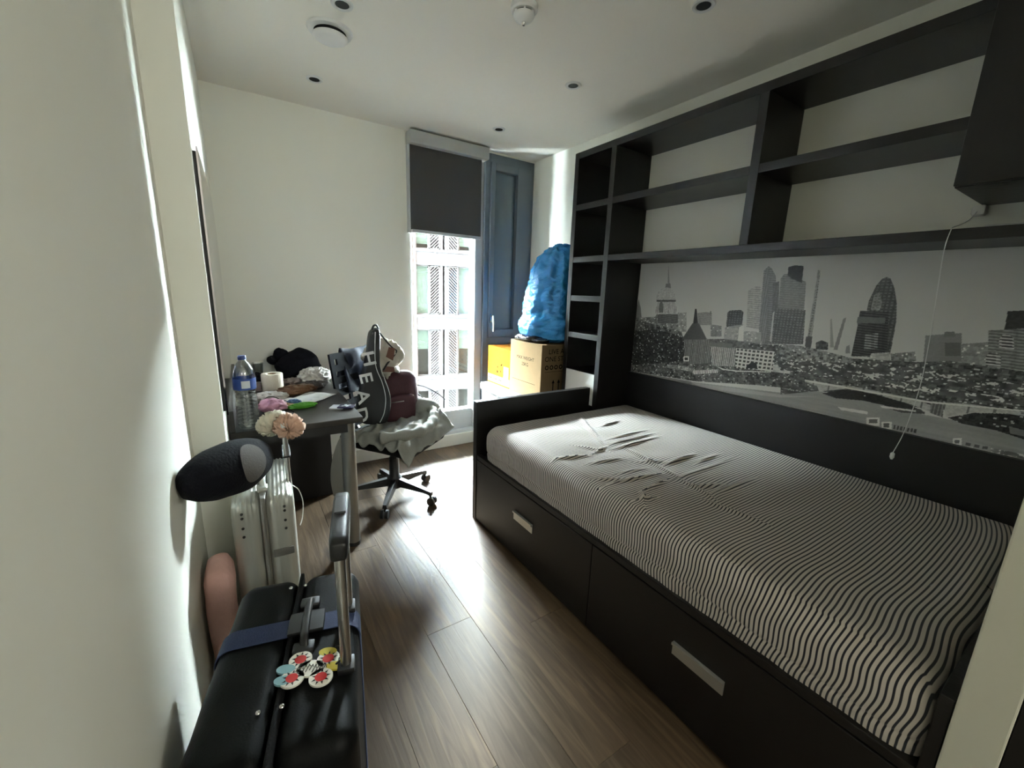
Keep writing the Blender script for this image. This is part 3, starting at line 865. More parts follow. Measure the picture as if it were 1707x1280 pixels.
    tag(o, 'black and white city skyline print on the wall above the bed', 'mural')
build_mural()

# ------------------------------------------------------------------ pull-cord switch under the cabinet
ps = root('pull_cord_switch', (-.03, -2.70, 1.60))
tag(ps, 'white pull cord switch hanging over the shelf above the bed', 'switch')
obj('switch_body', MB().rbox(-.022, -2.715, 1.652, .04, .035, .034, .008, 4), 'white_plastic', ps, True, 40)
obj('mounting_rail', MB().box(-.012, -.001, -3.05, -2.735, 1.578, 1.605, .003), 'white_plastic', ps)
cp = [(-.04, -2.713, 1.648), (-.12, -2.716, 1.612), (-.22, -2.718, 1.585), (-.302, -2.718, 1.5665), (-.3125, -2.718, 1.558), (-.3135, -2.714, 1.50), (-.316, -2.722, 1.38), (-.317, -2.734, 1.20), (-.316, -2.738, 1.05), (-.316, -2.728, .90), (-.316, -2.712, .812)]
def smooth_path(pts, n=8):
    P = [Vector(p) for p in pts]
    out = []
    for i in range(len(P) - 1):
        a, b, c, d = P[max(i - 1, 0)], P[i], P[i + 1], P[min(i + 2, len(P) - 1)]
        for k in range(n):
            t = k / n
            out.append(.5 * (2 * b + (c - a) * t + (2 * a - 5 * b + 4 * c - d) * t * t + (3 * b - a - 3 * c + d) * t ** 3))
    out.append(P[-1])
    return out
obj('cord', MB().tube(smooth_path(cp), .0014, 6), 'white_plastic', ps, True)
obj('cord_pull', MB().lathe([(.002, .0), (.006, -.004), (.0065, -.018), (.003, -.026)], (-.316, -2.712, .814), 14), 'white_plastic', ps, True, 40)

# ------------------------------------------------------------------ mirror on the left wall
def mirror():
    y0, y1, z0, z1, R = -1.40, -.30, .86, 1.73, .30
    def outline(m):
        pts = [(y0 + m, z0 + m), (y1 - m, z0 + m)]
        r = R - m
        for k in range(13):
            a = PI / 2 * k / 12
            pts.append((y1 - R + r * math.cos(a), z1 - R + r * math.sin(a)))
        pts.append((y0 + m, z1 - m))
        return pts
    t = root('wall_mirror', (XF + .01, -.85, z0))
    tag(t, 'frameless mirror with a rounded top corner on the wall above the desk', 'mirror')
    obj('backing', MB().prism(outline(.012), (XF + .0008, 0, 0), (0, 1, 0), (0, 0, 1), (1, 0, 0), .009), 'black_plastic', t)
    obj('mirror_glass', MB().prism(outline(.0), (XF + .0099, 0, 0), (0, 1, 0), (0, 0, 1), (1, 0, 0), .005), 'mirror', t)
mat('mirror', (176, 170, 176), .06, metal=1.0, var=.0)
mirror()

# ------------------------------------------------------------------ desk
mat('desk_top', (46, 43, 40), .42, var=.12, nscale=60, bump=.06, bscale=300)
mat('desk_dark', (22, 21, 22), .55, var=.15, nscale=40)
dk = root('desk', (-2.03, -.6, 0))
tag(dk, 'dark desk with a silver post leg against the left wall', 'desk')
obj('desktop', MB().box(XF + .002, -1.773, -1.205, -.017, .703, .730, .003), 'desk_top', dk)
obj('upstand', MB().box(XF + .0022, XF + .024, -1.205, -.03, .7305, .82, .002), 'desk_top', dk)
obj('apron', MB().box(XF + .024, -1.84, -1.19, -1.165, .66, .7025), 'desk_dark', dk)
obj('pedestal', MB().box(XF + .003, -1.80, -.44, -.018, .001, .7025, .003), 'desk_dark', dk)
obj('side_support', MB().box(XF + .003, XF + .028, -1.195, -.445, .001, .7025), 'desk_dark', dk)
lg = obj('leg', MB().cyl((-1.815, -1.06, .02), (-1.815, -1.06, .7025), .033, n=28), 'brushed', dk, True, 40)
obj('foot', MB().cyl((-1.815, -1.06, .001), (-1.815, -1.06, .02), .034, .03, n=24), 'black_plastic', lg, True, 40)
cov = []
for k in range(17):
    a = k / 16
    cov.append((-.062 * math.sin(PI * a) ** .8, .14 + .46 * a))
obj('leg_cover', MB().prism([(0, .14)] + cov[1:-1] + [(0, .60)], (-1.845, -1.05, 0), (.95, -.3, 0), (0, 0, 1), (.3, .95, 0), .006), 'brushed', dk)

# ------------------------------------------------------------------ things on the desk
ZD = .7302
bt = root('water_bottle', (-2.222, -1.145, ZD))
tag(bt, 'clear plastic water bottle with blue cap and label at the desk edge', 'bottle')
bc = (-2.222, -1.145, ZD)
prof = [(.030, 0), (.038, .004), (.040, .016)]
for k in range(7):
    z = .024 + k * .0155
    prof += [(.0405, z), (.038, z + .005), (.0405, z + .0105)]
prof += [(.036, .142), (.034, .150), (.039, .160), (.0405, .168), (.0405, .215), (.039, .228), (.032, .253), (.022, .272), (.014, .282), (.0125, .287), (.0125, .291)]
obj('bottle_body', MB().lathe(prof, bc, 36, close=True), 'bottle_clear', bt, True, 60)
obj('bottle_water', MB().lathe([(.028, .003), (.037, .006), (.038, .022), (.001, .0221)], bc, 28), 'bottle_clear', bt, True, 50)
mat('label_blue', (52, 78, 140), .35, var=.12, nscale=30)
mat('label_white', (215, 220, 222), .4, var=.05)
mat('cap_blue', (34, 52, 100), .4, var=.05)
obj('label_sleeve', MB().lathe([(.0409, .166), (.0411, .167), (.0411, .211), (.0409, .212)], bc, 36, close=False), 'label_blue', bt, True)
obj('label_panel', MB().grid(lambda u, v: (bc[0] + .0415 * math.cos(-1.85 + u * .75), bc[1] + .0415 * math.sin(-1.85 + u * .75), bc[2] + .174 + v * .03), 10, 3), 'label_white', bt, True)
obj('cap', MB().lathe([(.0145, .286), (.015, .288), (.015, .300), (.013, .303), (.004, .303)], bc, 24), 'cap_blue', bt, True, 40)

mat('tissue', (214, 206, 188), .95, var=.06, nscale=50, bump=.25, bscale=200, spec=.1)
tr = root('toilet_roll', (-2.093, -.50, ZD))
tag(tr, 'white toilet roll standing among the clutter on the desk', 'toilet roll')
tcn = (-2.093, -.50, ZD)
obj('roll', MB().lathe([(.022, .002), (.050, 0), (.054, .004), (.054, .098), (.050, .102), (.024, .1005), (.022, .098)], tcn, 40, close=False), 'tissue', tr, True, 50)
mat('cardboard', (160, 130, 95), .85, var=.08, nscale=30)
obj('cardboard_core', MB().lathe([(.0215, .002), (.0215, .0995), (.0195, .0995), (.0195, .002)], tcn, 28, close=False), 'cardboard', tr, True, 50)

mat('cloth_black', (13, 13, 19), .9, var=.3, nscale=60, bump=.3, bscale=120, spec=.15)
mat('cloth_purple', (44, 34, 84), .8, var=.15, nscale=40)
mat('crumple_white', (206, 202, 194), .6, var=.08, nscale=40, bump=.3, bscale=90)
mat('wrap_brown', (96, 66, 42), .4, var=.35, nscale=40, bump=.3, bscale=80)
mat('wrap_dark', (44, 34, 29), .55, var=.3, nscale=60, bump=.3, bscale=120)
mat('wrap_green', (78, 148, 44), .35, var=.2, nscale=40)
mat('wrap_pink', (176, 128, 146), .6, var=.2, nscale=50, bump=.2, bscale=100)
mat('wrap_blue', (62, 92, 122), .4, var=.2, nscale=60)
mat('wrap_tan', (150, 118, 82), .6, var=.2, nscale=50)
mat('cloth_taupe', (118, 104, 100), .9, var=.15, nscale=60, bump=.3, bscale=120)
mat('paper', (204, 204, 198), .85, var=.03, nscale=10)
mat('pack_navy', (30, 28, 62), .4, var=.2, nscale=60)
def lump(name, c, r, m, label, cat, seed, amp=.3, freq=16, sharp=False, rz=0, n=(40, 26)):
    o = obj(name, blob((c[0], c[1], ZD + r[2] * .78), r, seed, amp, freq / max(r[0], .02) * .15, n[0], n[1], ZD + .0006, sharp, rz), m, None, True)
    return tag(o, label, cat)
# black cloth heap by the window wall: body with arms of cloth
bk = root('black_jacket', (-1.93, -.14, ZD)); tag(bk, 'crumpled black jacket heaped at the back of the desk', 'jacket')
obj('jacket_body', blob((-1.935, -.145, ZD + .080), (.125, .085, .095), 2, .35, 6, 56, 36, ZD + .0008), 'cloth_black', bk, True)
obj('hood', blob((-2.015, -.13, ZD + .150), (.045, .05, .038), 5, .3, 22, 32, 20), 'cloth_black', bk, True)
obj('sleeve', blob((-2.06, -.12, ZD + .115), (.035, .04, .028), 9, .3, 22, 28, 18), 'cloth_black', bk, True)
obj('cuff', blob((-1.82, -.13, ZD + .065), (.042, .035, .018), 7, .3, 22, 28, 18), 'cloth_black', bk, True)
lump('black_beanie', (-2.165, -.33, 0), (.055, .06, .042), 'cloth_black', 'black knitted hat lying behind the toilet roll', 'hat', 21, .2)
lump('purple_ball', (-1.795, -.20, 0), (.034, .034, .030), 'cloth_purple', 'dark purple rolled sock next to the white crumpled tissue', 'sock', 22, .12)
lump('tissue_wad', (-1.855, -.33, 0), (.072, .058, .042), 'crumple_white', 'crumpled white tissue paper on the desk in front of black jacket', 'tissue', 23, .5, 14, True, .3, (72, 48))
lump('taupe_cloth', (-1.985, -.375, 0), (.050, .05, .024), 'cloth_taupe', 'small taupe cloth beside the crumpled white tissue', 'cloth', 24, .3)
lump('snack_wrapper', (-1.995, -.615, 0), (.100, .042, .024), 'wrap_brown', 'crinkled brown foil wrapper in front of the toilet roll', 'wrapper', 25, .42, 20, True, .45)
lump('dark_pouch', (-1.895, -.50, 0), (.082, .06, .022), 'wrap_dark', 'dark brown fuzzy pouch behind the white paper sheet', 'pouch', 26, .3, 24, False, .2)
lump('white_wrapper', (-2.115, -.69, 0), (.062, .05, .020), 'crumple_white', 'torn white wrapper between the bottle and toilet roll', 'wrapper', 27, .42, 18, True)
lump('pink_pouch', (-2.122, -.92, 0), (.058, .055, .030), 'wrap_pink', 'pink plastic pouch lying beside the water bottle', 'pouch', 28, .3)
lump('tan_packet', (-2.075, -.90, 0), (.048, .030, .014), 'wrap_tan', 'small tan packet next to the pink pouch', 'packet', 29, .25)
lump('blue_wrapper', (-2.025, -.85, 0), (.028, .026, .014), 'wrap_blue', 'tiny blue wrapper beside the green packet', 'wrapper', 30, .35, 20, True)
lump('green_packet', (-1.995, -.93, 0), (.058, .022, .014), 'wrap_green', 'bright green sweet packet on the desk', 'packet', 31, .25, 20, True, .12)
lump('white_stub', (-1.955, -.28, 0), (.014, .012, .014), 'crumple_white', 'small round white bottle lid in front of black jacket', 'lid', 32, .05)
bx_ = obj('beige_box', MB().rbox(-2.17, -.46, ZD + .0245, .07, .05, .047, .006, 3), 'cloth_taupe', None, True, 40)
tag(bx_, 'small beige box between the bottle and toilet roll', 'box')
# clear cup at the back
cupc = (-2.15, -.12, ZD)
tag(obj('plastic_cup', MB().lathe([(.026, .001), (.034, .10), (.035, .104), (.033, .103), (.025, .004)], cupc, 28, close=True), 'bottle_clear', None, True, 60), 'clear plastic cup behind the bottle by the wall', 'cup')
def sheet(pts, z, wob, seed, nu=16, nv=12):
    a, b, c, d = [Vector(p) for p in pts]      # corners around
    mb = MB()
    def f(u, v):
        p = a.lerp(b, u).lerp(d.lerp(c, u), v)
        e = max(abs(u - .5), abs(v - .5)) * 2
        return (p.x, p.y, z + wob * (1 + noise.noise(Vector((u * 3 + seed, v * 3, 0)))) * (0.3 + e * e))
    mb.grid(f, nu, nv)
    k = len(mb.v)
    mb.v += [(x, y, zz - .0006) for x, y, zz in mb.v[:k]]
    mb.f += [tuple(i + k for i in reversed(fc)) for fc in mb.f[:]]
    return mb
ps_ = obj('paper_sheet', sheet([(-2.063, -.79, 0), (-1.945, -.885, 0), (-1.80, -.73, 0), (-1.925, -.62, 0)], ZD + .0015, .003, 3), 'paper', None, True)
tag(ps_, 'creased white printed sheet lying on the desk', 'paper')
mat('print_ink', (128, 128, 126), .9, var=.2)
ink = MB()
for k in range(9):
    t = .12 + k * .09
    p0 = Vector((-2.063, -.79, 0)).lerp(Vector((-1.925, -.62, 0)), t); p1 = Vector((-1.945, -.885, 0)).lerp(Vector((-1.80, -.73, 0)), t)
    q0, q1 = p0.lerp(p1, .12), p0.lerp(p1, .62 + .25 * ((k * 37) % 10) / 10)
    dv = (p1 - p0).normalized().cross(Vector((0, 0, 1))) * .0016
    ink.add([(q.x + s * dv.x, q.y + s * dv.y, ZD + .0078) for q, s in ((q0, -1), (q1, -1), (q1, 1), (q0, 1))], [(0, 1, 2, 3)])
obj('printed_lines', ink, 'print_ink', ps_)
tag(obj('small_receipt', sheet([(-2.09, -.74, 0), (-2.03, -.78, 0), (-2.0, -.74, 0), (-2.06, -.70, 0)], ZD + .002, .003, 8), 'paper', None, True), 'small folded receipt beside the white sheet', 'paper')
pk = root('card_pack', (-1.82, -1.02, ZD)); tag(pk, 'white and navy card packet near the front corner of the desk', 'packet')
obj('card', MB().prism([(-.045, -.03), (.02, -.03), (.02, .03), (-.045, .03)], (-1.833, -1.005, ZD + .0006), (.86, -.5, 0), (.5, .86, 0), (0, 0, 1), .006), 'label_white', pk)
obj('navy_block', MB().prism([(-.03, -.034), (.04, -.034), (.04, .022), (-.03, .022)], (-1.812, -1.022, ZD + .0068), (.86, -.5, 0), (.5, .86, 0), (0, 0, 1), .006), 'pack_navy', pk)
obj('white_cross', MB().box(-1.832, -1.786, -1.031, -1.019, ZD + .0129, ZD + .0136).box(-1.815, -1.803, -1.047, -1.003, ZD + .0129, ZD + .0138), 'label_white', pk)
tag(obj('black_cable', MB().tube(smooth_path([(-2.18, -.80, ZD + .004), (-2.13, -.82, ZD + .045), (-2.09, -.86, ZD + .04), (-2.06, -.91, ZD + .008), (-2.04, -1.0, ZD + .003)]), .0022, 6), 'black_plastic', None, True), 'thin black cable looping over the pink pouch', 'cable')

# ------------------------------------------------------------------ office chair
chx, chy = -1.47, -.66
chr_ = root('office_chair', (chx, chy, 0))
tag(chr_, 'black swivel office chair on castors beside the desk', 'chair')
star = [(-1.618, -.921), (-1.292, -.897), (-1.200, -.545), (-1.480, -.352), (-1.748, -.58)]
for (x, y) in star:
    dx, dy = x - chx, y - chy
    l = math.hypot(dx, dy); ux, uy = dx / l, dy / l
    l = .275
    mb = MB()
    secs = []
    for t, wdt, zt_, zb__ in ((.03, .024, .135, .085), (.12, .021, .118, .08), (.22, .018, .098, .075), (l, .014, .085, .062)):
        px, py = chx + ux * t, chy + uy * t
        secs.append([(px - uy * wdt, py + ux * wdt, zb__), (px + uy * wdt, py - ux * wdt, zb__), (px + uy * wdt * .7, py - ux * wdt * .7, zt_), (px - uy * wdt * .7, py + ux * wdt * .7, zt_)])
    vs = [p for s in secs for p in s]
    fs = [(0, 1, 2, 3), (12, 15, 14, 13)]
    for k in range(3):
        for i in range(4):
            fs.append((k * 4 + i, k * 4 + (i + 1) % 4, (k + 1) * 4 + (i + 1) % 4, (k + 1) * 4 + i))
    arm = obj('base_leg', mb.add(vs, fs), 'black_plastic', chr_)
    ex, ey = chx + ux * (l - .012), chy + uy * (l - .012)
    cas = MB().cyl((ex, ey, .04), (ex, ey, .07), .008, n=10)
    hx, hy = ex + ux * .012 + uy * .0, ey + uy * .012
    cas.cyl((hx - uy * .006, hy + ux * .006, .0265), (hx - uy * .022, hy + ux * .022, .0265), .026, n=20)
    cas.cyl((hx + uy * .006, hy - ux * .006, .0265), (hx + uy * .022, hy - ux * .022, .0265), .026, n=20)
    obj('castor', cas, 'black_plastic', arm, True, 40)
obj('gas_column', MB().lathe([(.045, .07), (.045, .135), (.032, .15), (.030, .27), (.024, .275), (.024, .37)], (chx, chy, 0), 24), 'black_plastic', chr_, True, 40)
obj('tilt_mechanism', MB().box(chx - .08, chx + .08, chy - .07, chy + .07, .355, .395, .01), 'black_plastic', chr_)
ca, sa = math.cos(PI / 4), math.sin(PI / 4)
FWD, RGT = Vector((.62, -.78, 0)), Vector((.78, .62, 0))
def CH(r_, f_, z):            # chair axes: right, forward, up
    p = Vector((chx, chy, 0)) + RGT * r_ + FWD * f_
    return Vector((p.x, p.y, z))
sm = MB().rbox(0, 0, .425, .50, .47, .075, .035, 8)
sm.v = [tuple(CH(x, y + .02, z + .02 * (y / .24) ** 2 * (1 if y < 0 else -1) - .012 * (abs(x) < .2))) for x, y, z in sm.v]
obj('seat', sm, 'black_fabric', chr_, True, 50)
obj('back_stem', MB().tube([CH(0, -.10, .375), CH(0, -.24, .38), CH(0, -.285, .45), CH(0, -.31, .62)], .022, 8, flat=.5), 'black_plastic', chr_, True)
# perforated backrest: a plate with slots between bars
def back_pt(u, v, t):          # u across, v up (0..1), t thickness
    f = -.215 - .070 * v - .02 * math.cos(u * 5.5)
    return CH(u, f + t, .47 + .46 * v)
def plate(u0, u1, v0, v1):
    mb = MB()
    nu = max(2, int(abs(u1 - u0) / .03) + 1)
    for side, t in ((0, 0.0), (1, .014)):
        pass
    vs = []
    for t in (0.0, .014):
        for v_ in (v0, v1):
            for i in range(nu):
                vs.append(back_pt(u0 + (u1 - u0) * i / (nu - 1), v_, t))
    fs = []
    def id_(t, v_, i): return (t * 2 + v_) * nu + i
    for i in range(nu - 1):
        fs += [(id_(0, 0, i), id_(0, 1, i), id_(0, 1, i + 1), id_(0, 0, i + 1)), (id_(1, 0, i), id_(1, 0, i + 1), id_(1, 1, i + 1), id_(1, 1, i)),
               (id_(0, 0, i), id_(0, 0, i + 1), id_(1, 0, i + 1), id_(1, 0, i)), (id_(0, 1, i), id_(1, 1, i), id_(1, 1, i + 1), id_(0, 1, i + 1))]
    fs += [(id_(0, 0, 0), id_(1, 0, 0), id_(1, 1, 0), id_(0, 1, 0)), (id_(0, 0, nu - 1), id_(0, 1, nu - 1), id_(1, 1, nu - 1), id_(1, 0, nu - 1))]
    return mb.add(vs, fs)
bk_ = MB()
HW = .20
rows = [.10, .26, .42, .58, .74, .90]
pv = 0.0
for r_ in rows:
    m_ = plate(-HW, HW, pv, r_ - .045); bk_.add(m_.v, m_.f)
    if r_ < .85:
        edges = [(-HW, -.165), (-.075, -.05), (.05, .075), (.165, HW)]
    else:
        edges = [(-HW, -.165), (-.14, .14), (.165, HW)]
    for a, b in edges:
        m_ = plate(a, b, r_ - .045, r_ + .03); bk_.add(m_.v, m_.f)
    pv = r_ + .03
m_ = plate(-HW, HW, pv, 1.0); bk_.add(m_.v, m_.f)
obj('backrest', bk_, mat('back_plastic', (17, 18, 20), .85, var=.1, spec=.03), chr_)

# ------------------------------------------------------------------ things on the chair
mat('racket_black', (13, 14, 16), .55, var=.2, nscale=60)
mat('piping_white', (206, 208, 208), .5, var=.03)
mat('maroon', (60, 25, 32), .75, var=.2, nscale=60, bump=.2, bscale=200)
mat('navy_cloth', (10, 19, 40), .9, var=.2, nscale=50, bump=.2, bscale=200)
mat('grey_jersey', (138, 138, 132), .95, var=.1, nscale=90, bump=.25, bscale=260, spec=.1)
mat('beige_bag', (178, 172, 158), .6, var=.08, nscale=30, bump=.25, bscale=60)
mat('brown_print', (92, 56, 42), .6, var=.15)
rk = root('racket_bag', (-1.58, -.64, .50))
tag(rk, 'black racket bag with white lettering standing on the office chair', 'bag')
RO = [(-1.559, 1.081), (-1.584, 1.053), (-1.602, .951), (-1.624, .855), (-1.645, .755), (-1.675, .628), (-1.684, .573), (-1.669, .533), (-1.617, .507), (-1.514, .504), (-1.487, .547), (-1.473, .616), (-1.475, .674), (-1.496, .741), (-1.523, .80), (-1.535, .875), (-1.53, 1.002), (-1.531, 1.073), (-1.545, 1.085)]
def dense(pts, n=5):
    P = [Vector((p[0], 0, p[1])) for p in pts]
    m = len(P); out = []
    for i in range(m):
        a, b, c, d_ = P[i - 1], P[i], P[(i + 1) % m], P[(i + 2) % m]
        for k in range(n):
            t = k / n
            q = .5 * (2 * b + (c - a) * t + (2 * a - 5 * b + 4 * c - d_) * t * t + (3 * b - a - 3 * c + d_) * t ** 3)
            out.append((q.x, q.z))
    return out
ro = dense(RO, 4)
cxr, czr = -1.575, .74
def racket_shell():
    mb = MB(); rings = []
    n = len(ro)
    for s, yy in ((.0, -.668), (.80, -.668), (.95, -.660), (1.0, -.640), (1.0, -.612), (.95, -.590), (.8, -.582), (.0, -.582)):
        ring = []
        for x, z in ro:
            # shrink towards the medial line
            mx_ = -1.56 - .03 * max(0, min(1, (1.0 - z) / .5))
            ring.append((mx_ + (x - mx_) * s if s else mx_, yy, czr + (z - czr) * (1 - (1 - s) * .12) if s else czr + (z - czr) * .86))
        rings.append(ring)
    vs = [p for r in rings for p in r]
    fs = []
    for j in range(len(rings) - 1):
        for i in range(n):
            k = (i + 1) % n
            fs.append((j * n + i, j * n + k, (j + 1) * n + k, (j + 1) * n + i))
    return mb.add(vs, fs)
obj('cover', racket_shell(), 'racket_black', rk, True, 60)
pip1 = [(-1.560, 1.067), (-1.567, .931), (-1.561, .85), (-1.530, .762), (-1.513, .666), (-1.524, .575), (-1.552, .515)]
pip2 = [(-1.534, 1.06), (-1.537, .94), (-1.536, .865), (-1.512, .78), (-1.488, .70), (-1.482, .62), (-1.498, .55), (-1.522, .510)]
obj('piping', MB().tube(smooth_path([(x, -.6685, z) for x, z in pip1]), .0022, 6), 'piping_white', rk, True)
obj('piping', MB().tube(smooth_path([(x, -.660, z) for x, z in pip2]), .0022, 6), 'piping_white', rk, True)
# brand lettering running down the side
for i, chh in enumerate('HEAD'):
    zc = .912 - i * .112
    xc = -1.607 - .0200 * i + (.006 if i == 3 else 0)
    mbt = text_mb(chh, .128, (xc, -.6695, zc), (.19, 0, -.98), (.78, 0, .12), .0006, bold=.018)
    obj('letter', mbt, 'piping_white', rk)

obj('shoulder_strap', MB().tube(smooth_path([(-1.545, -.63, 1.085), (-1.515, -.61, 1.05), (-1.47, -.59, .995), (-1.43, -.57, .955), (-1.405, -.56, .935), (-1.43, -.57, .90), (-1.475, -.60, .865), (-1.51, -.63, .83)]), .0075, 6, flat=.4), 'racket_black', rk, True)
obj('top_loop', MB().tube(smooth_path([(-1.57, -.63, 1.075), (-1.557, -.63, 1.10), (-1.54, -.63, 1.10), (-1.53, -.63, 1.075)]), .006, 6), 'racket_black', rk, True)

bp_ = root('maroon_backpack', (-1.38, -.50, .46))
tag(bp_, 'dark maroon backpack sitting on the office chair', 'backpack')
def pack_fn(p):
    k = (p.z - .46) / .35
    x = -1.385 + (p.x + 1.385) * (1.0 - .22 * max(0, k - .45)) 
    return Vector((x + .006 * noise.noise(p * 14), p.y + .010 * noise.noise(p * 11), p.z + .006 * noise.noise(p * 9)))
obj('pack_body', MB().rbox(-1.385, -.49, .627, .27, .16, .335, .07, 12, pack_fn), 'maroon', bp_, True)
obj('front_pocket', MB().rbox(-1.40, -.585, .57, .20, .05, .17, .022, 8, pack_fn), 'maroon', bp_, True)
obj('zip', MB().tube([(-1.46, -.6115, .615), (-1.38, -.6125, .617)], .003, 6), 'brushed', bp_, True)
obj('webbing_strap', MB().tube(smooth_path([(-1.26, -.50, .69), (-1.20, -.52, .672), (-1.13, -.55, .63), (-1.08, -.58, .585)]), .010, 6, flat=.35), 'black_fabric', bp_, True)
obj('webbing_strap', MB().tube(smooth_path([(-1.26, -.50, .64), (-1.22, -.53, .60), (-1.19, -.56, .575)]), .007, 6, flat=.35), 'black_fabric', bp_, True)
nv = root('navy_fleece', (-1.44, -.40, .62))
tag(nv, 'navy blue fleece hung over the back of the chair', 'fleece')
def fleece(u, v):
    uu = -.085 + .40 * u
    vv = 1.03 - .0 * v
    k = v * 2 - 1                     # -1 back side, 1 front side
    z = .955 - .27 * abs(k) ** 1.2 + .012 * noise.noise(Vector((u * 6, v * 5, 1)))
    f = -.300 + .055 * k + .02 * noise.noise(Vector((u * 5, v * 4, 7)))
    p = CH(uu + .014 * noise.noise(Vector((u * 3, v * 7, 3))), f, z - .03 * (u > .85) )
    return p
fm = MB().grid(fleece, 36, 30)
k = len(fm.v)
obj('fleece_body', fm, 'navy_cloth', nv, True)
nvm = nv.children[0].modifiers.new('thick', 'SOLIDIFY'); nvm.thickness = .012
obj('fleece_sleeve', blob(CH(.28, -.25, .78), (.05, .06, .125), 44, .25, 14, 30, 22), 'navy_cloth', nv, True)
gb = root('carrier_bag', (-1.48, -.52, .80))
tag(gb, 'crumpled pale carrier bag with brown print behind the racket bag', 'carrier bag')
obj('bag_body', blob((-1.475, -.515, .875), (.105, .065, .105), 51, .34, 13, 44, 30, None, True), 'beige_bag', gb, True)
obj('brown_panel', MB().prism([(-.03, -.02), (.012, -.045), (.03, .03), (-.008, .04)], (-1.452, -.592, .925), (1, 0, 0), (0, .1, 1), (0, -1, 0), .003), 'brown_print', gb)
obj('brown_panel', MB().prism([(-.05, -.012), (.03, -.02), (.028, .012), (-.02, .02)], (-1.46, -.592, .826), (1, 0, 0), (0, .1, 1), (0, -1, 0), .003), 'brown_print', gb)
# grey hoodie slung over the seat
hd_ = root('grey_hoodie', (-1.40, -.80, .45))
tag(hd_, 'crumpled grey hoodie draped over the seat of the office chair', 'hoodie')
def hoodie(u, v):
    r_ = -.27 + .56 * u
    f = -.10 + .38 * v
    z = .476
    fold = noise.fractal(Vector((u * 2.2 + v * 2.6, v * 2.4 - u * .8, 4)), .9, 2.0, 2)
    z += .030 * max(-.1, 1 - abs(fold) * 2.6)
    if v > .80: z -= (v - .80) ** 1.3 * .75
    if u > .80: z += (u - .80) * .42 * (1 - v * .8)
    if u < .10: z -= (.10 - u) * .5
    return CH(r_ + .012 * noise.noise(Vector((u * 3, v * 3, 9))), f + .022 * noise.noise(Vector((u * 2.6, v * 2, 2))), z)
hm = MB().grid(hoodie, 64, 52)
ho = obj('hoodie_body', hm, 'grey_jersey', hd_, True)
mo = ho.modifiers.new('thick', 'SOLIDIFY'); mo.thickness = .007
obj('hood_roll', blob(CH(.29, .02, .545), (.075, .125, .055), 61, .30, 5, 54, 34, None, True, .9), 'grey_jersey', hd_, True)
obj('sleeve', MB().tube(smooth_path([CH(-.27, .10, .50), CH(-.16, .24, .512), CH(0, .25, .505), CH(.16, .20, .515), CH(.27, .12, .53)]), [.03 + .006 * math.sin(i * 1.3) for i in range(33)], 14), 'grey_jersey', hd_, True)
obj('drawstring', MB().tube(smooth_path([CH(.29, .13, .47), CH(.30, .15, .42), CH(.30, .155, .37)]), .003, 6), 'brown_print', hd_, True)

# ------------------------------------------------------------------ boxes, bag and crate by the window
mat('box_tan', (112, 93, 68), .9, var=.06, nscale=20, spec=.04)
mat('box_orange', (118, 72, 14), .9, var=.08, nscale=10, spec=.04)
mat('box_ink', (12, 10, 9), .9, var=.1, spec=.03)
mat('label_cream', (124, 115, 98), .9, var=.03, spec=.04)
XB = -.465
mat('label_paper', (165, 165, 162), .9, var=.03, spec=.04)
mat('crate_plastic', (124, 124, 122), .7, var=.03, spec=.1)
st = root('storage_crate', (-.28, -.46, 0))
tag(st, 'white plastic storage crate with slotted sides under the cardboard boxes', 'crate')
body = MB().box(-.515, -.03, -.862, -.075, .002, .50, .01).box(-.53, -.02, -.87, -.068, .50, .552, .006)
obj('crate_body', body, 'crate_plastic', st)
for k in range(6):
    for z_ in (.43, .455, .48):
        obj('slot', MB().box(-.5168, -.5152, -.82 + k * .125, -.73 + k * .125, z_, z_ + .011), 'dark_hole', st)
obj('lid', MB().box(-.525, -.025, -.866, -.072, .5525, .560, .003), 'crate_plastic', st)
bx1 = root('tan_box', (-.25, -.63, .561))
tag(bx1, 'tan cardboard moving box printed MAX WEIGHT 25KG', 'box')
obj('carton', MB().box(XB, -.06, -.835, -.432, .561, .962, .003), 'box_tan', bx1)
obj('flap', MB().box(XB, -.265, -.835, -.432, .9622, .966).box(-.26, -.06, -.835, -.432, .9622, .966), 'box_tan', bx1)
def on_x(t, s, y, z): return text_mb(t, s, (XB - .0004, y, z), (0, -1, 0), (0, 0, 1), .0004)
def on_y(t, s, x, z): return text_mb(t, s, (x, -.8354, z), (1, 0, 0), (0, 0, 1), .0004)
for t, s, y, z in (('MAX WEIGHT', .036, -.635, .845), ('25KG', .036, -.635, .800)):
    obj('lettering', on_x(t, s, y, z), 'box_ink', bx1)
obj('printed_rule', MB().box(XB - .0006, XB - .0003, -.77, -.47, .668, .6705), 'box_ink', bx1)
l2 = MB()
for t, s, x, z in (('LIVE A', .050, -.335, .915), ('ONE STOP', .050, -.318, .862), ('THIS WAY', .028, -.335, .588)):
    obj('lettering', on_y(t, s, x, z), 'box_ink', bx1)
for k in range(4):
    cx_ = -.415 + k * .042
    ring = MB().lathe([(.010, 0), (.017, 0), (.017, .0006), (.010, .0006)], (0, 0, 0), 8, close=False)
    l2.add([(cx_ + x, -.8354 - z, .803 + y) for x, y, z in ring.v], ring.f)
l2.box(-.43, -.24, -.8358, -.8353, .770, .772)
for cx_ in (-.35, -.30):
    l2.box(cx_ - .004, cx_ + .004, -.8358, -.8353, .622, .69)
    l2.add([(cx_ - .013, -.8357, .685), (cx_ + .013, -.8357, .685), (cx_, -.8357, .712)], [(0, 1, 2)])
